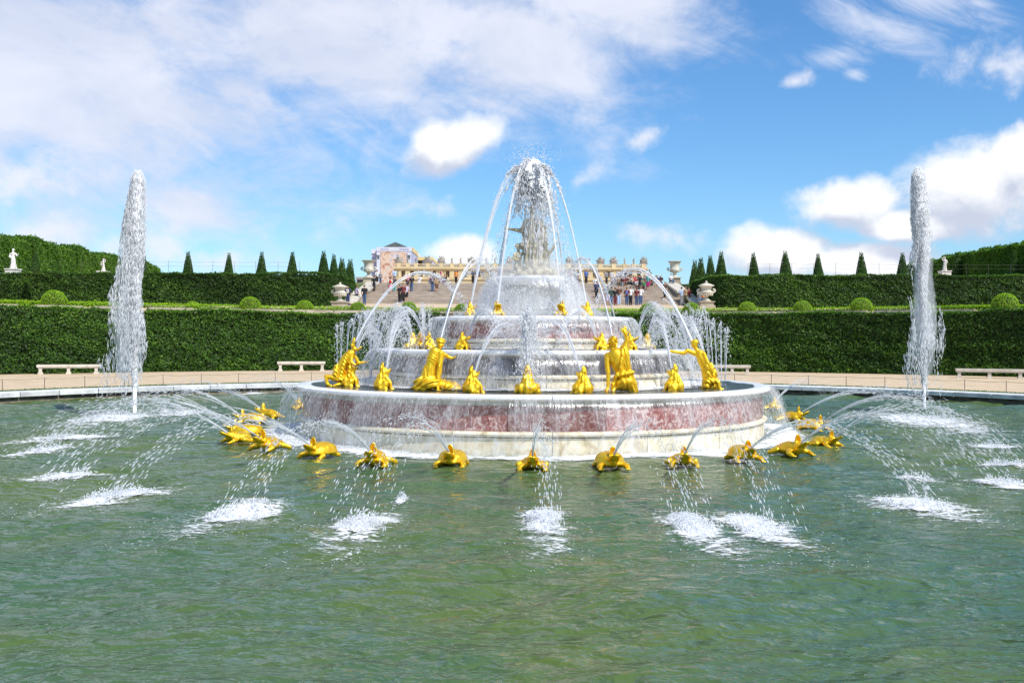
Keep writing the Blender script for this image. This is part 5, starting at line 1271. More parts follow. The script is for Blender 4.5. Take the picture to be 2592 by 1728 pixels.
# arched figure at the left with a frog's head
g = person_root('gilt_arched_figure', 'gilded frog-headed figure arching its back at the left end of the lowest basin', 797, 4.75); g.scale = (.88, .88, .88)
b = B().chain([((-.20, 0, .30), .15), ((-.15, 0, .50), .13), ((-.05, 0, .70), .135), ((.08, 0, .86), .12)], 16); b.ell((.10, 0, .88), (.12, .11, .10)).chain([((.12, 0, .92), .06), ((.20, 0, 1.0), .07)])
b.chain([((.14, -.04, .85), .06), ((.12, -.10, .66), .05), ((.22, -.12, .58), .038)]); hand(b, (.22, -.12, .58), (1, 0, .2), (0, 0, 1), 1.0)
b.chain([((.16, .08, .85), .06), ((.30, .10, .62), .045), ((.42, .10, .64), .034)]); hand(b, (.43, .10, .64), (1, 0, .1), (0, 0, 1), 1.0)
b.chain([((-.20, -.04, .22), .11), ((-.38, -.06, .24), .08), ((-.54, -.08, .27), .055), ((-.50, -.10, .06), .045), ((-.40, -.14, .02), .035)]); b.chain([((-.15, .05, .15), .10), ((-.02, -.05, .12), .08), ((-.20, -.15, .06), .05), ((-.32, -.2, .02), .035)])
b.cup((.19, 0, 1.02), (.10, 0, 1), (1, 0, -.1), .30, .19, .09, .02).cup((.22, 0, .98), (1, 0, .5), (-.3, 0, 1), .20, .18, .06, .02); b.ell((.14, -.07, 1.10), .03).ell((.14, .07, 1.10), .03)
ob('body', sculpt(b, 'body', M['gold'], .010, 2, lambda V, N: .005 * vnoise(V[:, 0] * 22, V[:, 1] * 22, V[:, 2] * 22, 3)), g)
b = B().ell((-.27, -.03, .38), (.10, .14, .22)).ell((-.14, -.05, .20), (.22, .18, .10)).chain([((.0, -.08, .82), .05), ((-.07, -.12, .55), .06), ((-.12, -.10, .30), .07)]).chain([((.10, -.07, .70), .05), ((.10, -.10, .45), .05), ((.08, -.12, .2), .06)])
ob('drapery', sculpt(b, 'drapery', M['gold'], .011, 1, folds((5, 2, 6), 10, .011, -.1, 1.1)), g)
JL = g.location + Vector((.20, 0, 1.06))
# reaching figure at the right
g = person_root('gilt_reaching_figure', 'gilded figure at the right end of the lowest basin stretching an arm left', 1626, 4.75); g.scale = (.88, .88, .95)
b = B().chain([((.0, 0, .32), .15), ((-.05, 0, .52), .13), ((-.15, 0, .72), .13), ((-.22, 0, .84), .11)], 16); b.ell((-.20, 0, .86), (.13, .11, .09)).chain([((-.26, 0, .9), .055), ((-.32, 0, 1.0), .05)])
b.ell((-.35, 0, 1.07), (.08, .085, .10)).ell((-.33, .0, 1.12), (.09, .09, .08)); b.cup((-.38, 0, 1.05), (-.7, 0, 1), (-1, 0, -.7), .14, .10, .05, .015).ell((-.42, 0, 1.09), (.03, .015, .02))
b.chain([((-.30, .0, .84), .065), ((-.52, .02, .92), .052), ((-.62, .0, .86), .048), ((-.90, -.02, .90), .034)]); hand(b, (-.90, -.02, .90), (-1, 0, .1), (0, 0, 1), 1.15)
b.chain([((-.12, -.08, .84), .06), ((-.02, -.14, .62), .048), ((.10, -.15, .42), .036)])
b.chain([((.02, -.04, .24), .11), ((.16, -.06, .22), .08), ((.26, -.08, .16), .055), ((.28, -.10, .02), .045), ((.38, -.12, .0), .03)]); b.chain([((.0, .0, .2), .11), ((-.05, -.12, .08), .08)])
ob('body', sculpt(b, 'body', M['gold'], .010, 2, lambda V, N: .004 * vnoise(V[:, 0] * 22, V[:, 1] * 22, V[:, 2] * 22, 3)), g)
b = B().ell((.13, -.03, .36), (.11, .13, .14)).ell((.04, -.05, .20), (.2, .16, .10)).chain([((-.10, -.08, .80), .045), ((-.02, -.12, .55), .06), ((.03, -.1, .3), .07)])
ob('drapery', sculpt(b, 'drapery', M['gold'], .011, 1, folds((5, 2, 6), 10, .011, -.1, 1.1)), g)
JR = g.location + Vector((-.36, 0, 1.08))
JETS.append(('strong arching jet from the mouth of the kneeling gilt woman', tuple(JW), (FX - .75, FY - .9, 3.3), 4.10, 'strong'))
JETS.append(('strong arching jet from the mouth of the kneeling gilt man', tuple(JM), (FX + .70, FY - .9, 3.3), 4.15, 'strong'))
JETS.append(('strong arching jet from the mouth of the arched gilt figure', tuple(JL), (FX - 1.55, FY - .1, 2.9), 3.88, 'strong'))
JETS.append(('strong arching jet from the reaching gilt figure', tuple(JR), (FX + 1.55, FY - .1, 2.95), 3.92, 'strong'))
JETS.append(('strong arching jet rising from behind the fountain, left', (FX - 2.6, FY + 3.5, 2.2), (FX - .8, FY + 1, 3.2), 4.2, 'strong'))
JETS.append(('strong arching jet rising from behind the fountain, right', (FX + 2.6, FY + 3.5, 2.2), (FX + .8, FY + 1, 3.2), 4.3, 'strong'))

# ================================================================== jets
def waterthing(name, w, mat, label, cat, group, loc):
    r_ = root(name, label, cat, tuple(loc), group)
    o = wpart('drops', w.mesh('drops', mat), r_); o['kind'] = 'stuff'; return r_
for lab, s_, e_, ha, kd in JETS:
    w = Wt()
    if kd == 'high': arc(w, s_, e_, ha, 5, .008, .011, .010, .72, 110, 200, dash=(.03, .10), rs=.011)
    elif kd == 'strong': arc(w, s_, e_, ha, 4, .012, .012, .009, .62, 90, 200, dash=(.02, .06), rs=.009)
    elif kd == 'burst':
        arc(w, s_, e_, ha, 16, .05, .012, .010, .5, 60, 500, dash=(.02, .05), rs=.013)
        arc(w, s_, (s_[0], s_[1] - .1, 1.25), 2.75, 14, .07, .012, .010, .5, 90, 500, dash=(.015, .045), rs=.013)
    else:
        pool = e_[2] < .5
        if pool: arc(w, s_, e_, ha, 9, kd * 1.15, .0065, .0075, .35, 46, 70, dash=(.035, .085), rs=.012)
        else: arc(w, s_, e_, ha, 12, kd, .0065, .0065, .6, 70, 200, dash=(.012, .04), rs=.010)
    waterthing('water_jet', w, M['drop'] if kd in ('high', 'strong', 'burst') else M['drop2'], ' '.join(lab.split()[:16]), 'water jet', 'jets of water on the fountain', s_)
# side sprays standing at both ends of the lowest basin
for sg, nm in ((-1, 'left'), (1, 'right')):
    w = Wt()
    for k in range(5):
        x = FX + sg * (4.6 + .12 * k); s0 = (x, FY + .6 + .1 * k, 1.2); arc(w, s0, (x - sg * (.5 - .1 * k), FY + .3, 1.2), 3.0 - .1 * k, 2, .012, .008, .008, .6, 60, 40, dash=(.015, .035), rs=.011)
    for k in range(7):
        s0 = (FX + sg * 4.1, FY + .2, 1.3); arc(w, s0, (FX + sg * (2.6 + .28 * k), FY - .4, 1.2), 2.95 + .05 * math.sin(k * 2), 3, .03, .007, .007, .4, 80, 90, dash=(.012, .03), rs=.011)
    waterthing('water_jet', w, M['drop'], f'cluster of thin vertical sprays standing at the {nm} end of the lowest basin', 'water jet', 'jets of water on the fountain', (FX + sg * 4.6, FY, 1.2))

# plume over the statue
w = Wt()
top = np.array([FX - .0, FY - .0, 6.82])
w2 = Wt(); k = 40; v = np.linspace(0, 1, k); P = top + np.stack([.10 * v, 0 * v, -v * 1.15], 1); w2.tube(P, (.04 + .24 * v ** .5)[:, None] * (1 + .10 * rng.normal(0, 1, (k, 20))) * np.clip((1 - v) / .3, .02, 1)[:, None] ** .6, 20)
for q_ in range(0):                      # lumpy ropes of froth, spreading as they fall
    a_ = q_ * 2.4; k = 22; v = np.linspace(0, 1, k) * rng.uniform(.55, 1); rr = (.03 + .30 * v ** .6) * rng.uniform(.5, 1.05); P = top + np.stack([rr * np.cos(a_), rr * np.sin(a_), -v * 1.0 - .2 * (rr / .35) ** 2], 1) + rng.normal(0, .008, (k, 3))
    w.tube(P, np.abs(.055 * (1 - .8 * v) * (1 + rng.normal(0, .4, k))), 7)
n = 2200; v = .86 * rng.uniform(0, 1, n) ** .9; r = (.06 + .34 * np.clip(v / .3, 0, 1) ** .5) * rng.uniform(.8, 1.22, n); a = rng.uniform(0, 2 * np.pi, n)
P = top + np.stack([r * np.cos(a), r * np.sin(a), -v * 1.25 - .2 * (r / .35) ** 2], 1)
w.drops(P, np.stack([np.cos(a) * .12, np.sin(a) * .12, -np.ones(n)], 1), .040 * rng.uniform(.5, 1.8, n), .010 * rng.uniform(.5, 1.5, n))
n = 900; v = rng.uniform(0, 1, n) ** 1.2; r = .36 * np.sqrt(rng.uniform(0, 1, n)); a = rng.uniform(0, 2 * np.pi, n); P = np.array([FX + .30, FY - .02, 6.0]) + np.stack([r * np.cos(a), r * np.sin(a) * .8, -v * 2.2], 1)
w.drops(P, np.tile([0, 0, -1.], (n, 1)), .05 * rng.uniform(.5, 1.8, n), .008 * rng.uniform(.5, 1.5, n))
n = 1500; v = rng.uniform(0, 1, n); r = (.42 + .75 * v) * rng.uniform(.9, 1.1, n); a = rng.uniform(0, 6.28, n); w.drops(np.stack([FX + r * np.cos(a), FY + r * np.sin(a), 6.55 - 2.7 * v ** .8], 1), np.stack([.3 * np.cos(a), .3 * np.sin(a), -np.ones(n)], 1), .045 * rng.uniform(.4, 1.8, n), .0058 * rng.uniform(.5, 1.6, n))
n = 260; P = np.array([FX - .03, FY, 6.75]) + np.stack([rng.normal(0, .30, n), rng.normal(0, .2, n), np.abs(rng.normal(0, .22, n))], 1); w.drops(P, rng.normal(0, 1, (n, 3)), .014, .012)
for q_ in range(16):                      # threads running down over the marble
    x0_, y0_ = rng.uniform(-.22, .26), rng.uniform(-.30, -.16); k = 12; zz = np.linspace(rng.uniform(5.3, 5.7), rng.uniform(4.1, 4.9), k); P = np.stack([FX + x0_ + np.cumsum(rng.normal(0, .012, k)), FY + y0_ + np.cumsum(rng.normal(0, .006, k)), zz], 1); w.tube(P, np.abs(.010 * (1 + rng.normal(0, .5, k))), 5)
waterthing('water_plume', w, M['drop'], 'dense white plume of meeting jets falling over the head of the marble woman', 'water plume', None, (FX, FY, 6))
w2 = Wt(); k = 24; v = np.linspace(0, 1, k); w2.tube(np.stack([FX + .10 + .10 * v, FY + 0 * v, 5.9 - 2.0 * v], 1), (.26 + .40 * v)[:, None] * np.where((np.arange(k) == 0) | (np.arange(k) == k - 1), .05, 1)[:, None] * np.ones((1, 20)), 20)
wpart('spray', w2.mesh('spray', M['vol3']), [o for o in COL.objects if o.name == 'water_plume'][0])
w2 = Wt(); k = 70; K = 44; v = np.linspace(0, 1, k); aa = np.arange(K) * 2 * np.pi / K; A2, V2 = np.meshgrid(aa, v)
lum_ = 1 + .16 * vnoise(np.cos(A2) * 7, np.sin(A2) * 7, V2 * 5, 3) + .10 * rng.normal(0, 1, (k, K)) * V2
R2 = (.02 + .34 * np.clip(V2 / .28, 0, 1) ** .5 + .05 * V2) * lum_ * np.clip((1 - V2) / .35, .02, 1) ** .7
w2.tube(np.stack([FX + .0 + .08 * v, FY + 0 * v, 6.80 - 1.15 * v], 1), np.abs(R2), K)
wpart('core', w2.mesh('core', M['froth']), [o for o in COL.objects if o.name == 'water_plume'][0])
w = Wt(); n = 9000; a = rng.uniform(0, 2 * np.pi, n); r = rng.uniform(.85, 2.0, n); z = 2.85 + np.abs(rng.normal(0, .42, n)) * np.clip(2.0 - r, .15, 1); w.drops(np.stack([FX + r * np.cos(a), FY + r * np.sin(a), z], 1), np.tile([0, 0, 1.], (n, 1)), .02 * rng.uniform(.4, 1.8, n), .0065 * rng.uniform(.5, 1.5, n)); tagit(ob('mist', w.mesh('mist', M['mist'])), 'fine white spray hanging round the topmost basin', 'spray', kind='stuff')

# the two tall columns
def column(x, yb, ytop, lean, drift, lab, seed):
    r_ = np.random.default_rng(seed); b0 = onh(x, yb, 0); Yc = b0.y; H = at(x, ytop, Yc).z; w = Wt()
    k = 300; hh = np.linspace(.02, 1, k); xx = b0.x + lean * hh ** 2 + .010 * np.cumsum(r_.normal(0, .22, k)) * hh
    core = .060 + .045 * hh + .135 * np.clip((hh - .42) / .4, 0, 1) ** 1.2 * np.clip((1.06 - hh) / .30, 0, 1) ** .8
    core = core * np.clip((1.002 - hh) / .035, .05, 1) ** .5
    P = np.stack([xx, np.full(k, Yc), hh * H], 1); K = 26; R = core[:, None] * (.92 + .07 * r_.normal(0, 1, (k, K)) * np.clip(hh[:, None] * 1.4, .25, 1))
    R = (R * 2 + np.roll(R, 1, 0) + np.roll(R, 1, 1)) / 4; R[-1] *= .2
    c_ = Wt(); c_.tube(P, np.abs(R), K)
    n = 9000; hi = .12 + .88 * r_.uniform(0, 1, n) ** .85; sp = core[(hi * (k - 1)).astype(int)] * r_.uniform(.92, 1.4, n) ; a = r_.uniform(0, 6.28, n)
    sp *= 1 + .18 * vnoise(a * 1.5, hi * H * 2.5, 0, seed)
    cx = np.interp(hi, hh, xx); w.drops(np.stack([cx + sp * np.cos(a), Yc + sp * np.sin(a), hi * H], 1), np.stack([.15 * np.cos(a), .1 * np.sin(a), np.ones(n)], 1), .06 * r_.uniform(.4, 1.8, n), .0075 * r_.uniform(.4, 1.6, n))
    # falling skirt, carried by the wind
    n = 34000; u = r_.uniform(0, 1, n) ** .85; hf = .95 - .92 * u; wd = .17 + .62 * u ** .9; a = r_.uniform(0, 6.28, n); rr = wd * r_.uniform(.02, 1, n) ** .8
    px_ = rr * np.cos(a); py_ = rr * np.sin(a) * .8
    clump = vnoise(px_ * 8, hf * H * 1.3, py_ * 8, seed) + .8 * vnoise(px_ * 22, hf * H * 3.5, py_ * 22, seed + 1)
    keep = (clump > .12 + .30 * u) & (r_.uniform(0, 1, n) < np.clip(1.15 - 4.0 * np.clip(u - .68, 0, 1), .05, 1))
    cx = np.interp(hf, hh, xx) + drift * np.clip(u * 1.25, 0, 1) + .12 * np.sin(hf * H * 2.2 + seed) * u
    P = np.stack([cx + px_, Yc + py_, hf * H], 1)[keep]; m = keep.sum()
    w.drops(P, np.stack([r_.normal(0, .16, m) - drift * .25, r_.normal(0, .1, m), np.ones(m)], 1), .085 * r_.uniform(.3, 1.7, m), .0095 * r_.uniform(.4, 1.7, m))
    g_ = waterthing('water_column', w, M['drop3'], lab, 'water column', None, (b0.x, b0.y, 0)); wpart('core_jet', c_.mesh('core_jet', M['froth']), g_)
    c_ = Wt(); kk = 40; h_ = np.linspace(.14, .97, kk); u = 1 - h_; wid = .12 + .34 * np.clip(u, 0, 1) ** .8 * np.clip((h_ - .10) / .25, .15, 1); cx = np.interp(h_, hh, xx) + drift * .8 * np.clip(u * 1.1, 0, 1) ** 1.0
    P = np.stack([cx, np.full(kk, Yc), h_ * H], 1); c_.tube(P, wid[:, None] * (1 + .10 * r_.normal(0, 1, (kk, 20))) * np.where((np.arange(kk) == 0) | (np.arange(kk) == kk - 1), .05, 1)[:, None], 20)
    V0 = c_.mesh('spray', M['vol1']); wpart('spray', V0, g_)
column(309, 958, 393, .04, -.42, 'tall white water column with spray drifting left, at the left of the pool', 3)
column(2122, 948, 386, -.22, .10, 'tall white water column standing at the right of the pool', 8)

# ================================================================== splashes on the pool
def splash(x0, x1, y0, y1, lab, spray=1.0, hgt=.07, imp=.45):
    """x0..x1, y0..y1: extent on the water plane; the jet lands near the far end and the foam drifts away from the fountain"""
    xm = (x0 + x1) / 2; f_ = onh(xm, y0, 0); n_ = onh(xm, y1, 0); c = (f_ + n_) / 2; ry = abs(f_.y - n_.y) / 2 * 1.45; rx = (x1 - x0) * 1.10204 / 2 / 2610 * c.y * 1.35
    rd = Vector((c.x - FX, c.y - FY)).normalized(); she = max(min(rd.x / min(rd.y, -.35), 1.0), -1.0) if rd.y < 0 else 0
    m, n = 16, 64; V = []; UV = []
    for j in range(m + 1):
        for i in range(n):
            a = 2 * math.pi * i / n; r = j / m; u = r * math.cos(a); v = r * math.sin(a)
            vv = (v - imp) / (1 - imp) if v > imp else (imp - v) / (1 + imp)
            V.append((c.x + u * rx + v * ry * she * .5, c.y + v * ry, 0)); UV.append((min(math.hypot(u * (1.15 - .15 * v), vv), 1.0) if j < m else 1.0, 0))
    V = np.array(V); rr = np.array(UV)[:, 0]; V[:, 2] = wave(V[:, 0], V[:, 1]) + .016 + .05 * np.clip(1 - rr * 1.7, 0, 1) * np.abs(vnoise(V[:, 0] * 9, V[:, 1] * 9, 0, 4))
    Fq = [(j * n + i, (j + 1) * n + i, (j + 1) * n + (i + 1) % n, j * n + (i + 1) % n) for j in range(m) for i in range(n)]
    r_ = root('splash', lab, 'splash', (c.x, c.y, 0), 'splashes where the jets land in the pool'); o = wpart('foam', mesh_np('foam', V, np.array(Fq), M['foam'], True, uv=UV), r_); o['kind'] = 'stuff'
    w = Wt(); k = int(850 * spray); bx, by = ballxy(k); bx *= .40 * rx; by = by * .28 * ry + imp * ry * .75; X_ = c.x + bx + by * she * .5; Y_ = c.y + by
    cl = vnoise(X_ * 5, Y_ * 5, 0, 9) > -.25; h = np.abs(rng.normal(0, hgt, k)) * cl * np.clip(1.3 - np.hypot(bx / rx / .40, (by - imp * ry * .75) / ry / .28), .1, 1); w.drops(np.stack([X_, Y_, wave(X_, Y_) + .02 + h], 1), np.stack([rng.normal(0, .6, k), rng.normal(0, .6, k), np.ones(k)], 1), .018 * rng.uniform(.4, 1.7, k), .007 * rng.uniform(.4, 1.5, k))
    k = int(120 * spray); bx, by = ballxy(k); bx *= rx * 1.05; by = by * ry * .9; X_ = c.x + bx + by * she * .5; Y_ = c.y + by
    w.drops(np.stack([X_, Y_, wave(X_, Y_) + .014], 1), rng.normal(0, 1, (k, 3)) * [1, 1, .1], .02 * rng.uniform(.3, 1.6, k), .0038)
    o = wpart('drops', w.mesh('drops', M['drop']), r_); o['kind'] = 'stuff'
splash(370, 612, 1158, 1262, 'splash of foam fourth from the left edge, trailing down to the left', 1.2)
splash(690, 912, 1184, 1290, 'broad splash of foam left of the centre splash', 1.1)
splash(1172, 1332, 1172, 1295, 'splash of foam in front of the centre frog', 1.0)
splash(1528, 1722, 1184, 1305, 'left half of the wide double splash right of centre', 1.1)
splash(1668, 1900, 1184, 1300, 'right half of the wide double splash right of centre', 1.1)
splash(2030, 2310, 1142, 1225, 'long splash of foam slanting down toward the right edge', .9)
splash(80, 348, 1122, 1185, 'elongated splash of foam, third lowest at the left', .9)
splash(10, 205, 1088, 1122, 'small elongated splash near the left edge above the lowest two', .6)
splash(-40, 140, 1034, 1060, 'thin splash at the left edge below the left column', .6)
splash(20, 190, 998, 1024, 'thin splash left of the foot of the left column', .6)
splash(110, 370, 946, 988, 'broad foam at the foot of the left water column', 2.2, .12, .2)
splash(2000, 2300, 948, 1006, 'broad foam at the foot of the right water column', 2.4, .12, .2)
splash(2255, 2420, 1018, 1040, 'thin upper splash at the right edge', .6)
splash(2285, 2420, 1062, 1086, 'thin middle splash at the right edge', .6)
splash(2262, 2420, 1104, 1136, 'lower splash at the right edge', .6)
splash(2075, 2190, 1095, 1115, 'faint small splash between the right cluster and the right edge', .25)
splash(892, 936, 1148, 1172, 'tiny splash between the two left-hand jets', .2)
splash(330, 470, 944, 962, 'thin line of foam right of the left water column', .4)
splash(540, 600, 900, 911, 'far small splash by the back kerb, left', .3); splash(1870, 1930, 900, 911, 'far small splash by the back kerb, right', .3)

# ================================================================== visitors
def person_parts(pose, female=False):
    bd = B(); sh = B(); tr_ = B(); hr = B()
    if pose == 'sit':
        hip = .12; zz = hip - .86; L = [((-.09, 0, .12), .085), ((-.10, -.40, .16), .07), ((-.10, -.44, -.16), .05), ((-.10, -.54, -.22), .035)]
    else: hip = .88; zz = 0
    def z(v): return v + zz
    if pose == 'sit':
        for g in (-1, 1):
            LL = [((p[0] * -g, p[1], p[2]), r) for p, r in L]; bd.chain(LL); tr_.chain([(p, r + .018) for p, r in LL[:3]])
    else:
        st = {'stand': (.0, .0), 'walk': (.20, -.16)}[pose]
        for g, d_ in ((-1, st[0]), (1, st[1])):
            LL = [((g * .085, 0, .86), .085), ((g * .085, d_ * .5 - .03 * (pose == 'walk'), .47), .062), ((g * .085, d_, .08), .042), ((g * .09, d_ - .12, .03), .035)]
            bd.chain(LL); 
            if female: tr_.chain([(LL[0][0], .13), ((g * .06, d_ * .4, .50), .12)])
            else: tr_.chain([(p, r + .02) for p, r in LL[:3]])
    tr_.ell((0, 0, z(.90)), (.165, .12, .12))
    bd.chain([((0, 0, z(.92)), .13), ((0, 0, z(1.12)), .115), ((0, 0, z(1.32)), .13)]); bd.ell((0, 0, z(1.40)), (.185, .10, .07)); bd.cap((0, 0, z(1.42)), (0, 0, z(1.52)), .05, .048)
    bd.ell((0, 0, z(1.62)), (.075, .09, .11)); bd.ell((0, -.09, z(1.61)), (.014, .02, .018)); bd.ell((0, -.08, z(1.57)), (.025, .012, .008))
    for g in (-1, 1): bd.ell((g * .078, 0, z(1.61)), (.012, .02, .025))
    sh.chain([((0, 0, z(.95)), .145), ((0, 0, z(1.12)), .135), ((0, 0, z(1.30)), .150)]); sh.ell((0, 0, z(1.39)), (.20, .12, .075))
    for g in (-1, 1):
        if pose == 'sit': A_ = [((g * .20, 0, z(1.38)), .05), ((g * .25, -.08, z(1.12)), .042), ((g * .12, -.32, z(1.05)), .03)]
        else: A_ = [((g * .20, 0, z(1.38)), .052), ((g * .25, .04 * g, z(1.10)), .042), ((g * .24, -.10, z(.86)), .03), ((g * .24, -.12, z(.78)), .035)]
        bd.chain(A_); sh.cap(A_[0][0], Vector(A_[0][0]).lerp(Vector(A_[1][0]), .75), .072, .06)
    hr.ell((0, .02, z(1.66)), (.088, .098, .085)); 
    if female: hr.cap((0, .06, z(1.62)), (0, .08, z(1.42)), .075, .05)
    return (sculpt(bd, 'body', M['skin'], .022, 1), sculpt(sh, 'shirt', M['cloth'], .024, 1, lambda V, N: .006 * vnoise(V[:, 0] * 14, V[:, 1] * 14, V[:, 2] * 14, 2)),
            sculpt(tr_, 'trousers', M['cloth'], .024, 1), sculpt(hr, 'hair', M['hair'], .02, 1))
PP = {(p, f): person_parts(p, f) for p in ('stand', 'walk', 'sit') for f in (False, True)}
bagm = sculpt(B().ell((0, .19, 1.20), (.14, .09, .19)), 'backpack', M['cloth'], .03, 1); hatm = B().lathe([(.17, 1.70), (.165, 1.715), (.09, 1.72), (.085, 1.79), (.03, 1.81)], 16).mesh('hat', M['cloth'], True, None)
CC = dict(white=(.72, .72, .74), black=(.015, .015, .018), navy=(.03, .045, .12), red=(.50, .03, .04), maroon=(.16, .025, .03), pink=(.70, .28, .34), yellow=(.85, .52, .05), orange=(.80, .28, .05), teal=(.08, .34, .32), green=(.06, .30, .12),
          grey=(.25, .26, .28), blue=(.08, .16, .42), sky=(.42, .55, .75), tan=(.42, .28, .16), olive=(.10, .10, .05), magenta=(.45, .03, .18), brown=(.13, .06, .04), jeans=(.06, .11, .22), cream=(.66, .60, .48), lilac=(.55, .50, .66), darkgreen=(.02, .07, .06), khaki=(.36, .30, .20))
def person(P_, pose, top, bot, lab, female=False, rz=0.0, bag=None, hat=None, s=1.0):
    r_ = root('person', lab, 'person', tuple(P_), 'visitors on and around the staircase', rz); r_.scale = (s,) * 3
    ms = PP[(pose, female)]
    for nm, m_, c_ in (('body', ms[0], None), ('shirt', ms[1], top), ('skirt' if female and pose != 'sit' else 'trousers', ms[2], bot), ('hair', ms[3], None)):
        o = ob(nm, m_, r_)
        if c_: o.color = (*CC[c_], 1)
    if bag: o = ob('backpack', bagm, r_); o.color = (*CC[bag], 1)
    if hat: o = ob('hat', hatm, r_, (0, 0, -.74 if pose == 'sit' else 0)); o.color = (*CC[hat], 1)
A_ = lambda x, y: ((820 + x * .17007) / 1.10204, (580 + y * .17007) / 1.10204)      # close-up left of the stairs -> picture
C_ = lambda x, y: ((1400 + x * .17857) / 1.10204, (580 + y * .17857) / 1.10204)
OUT, IN = 0.0, math.pi                    # facing the camera / facing the palace
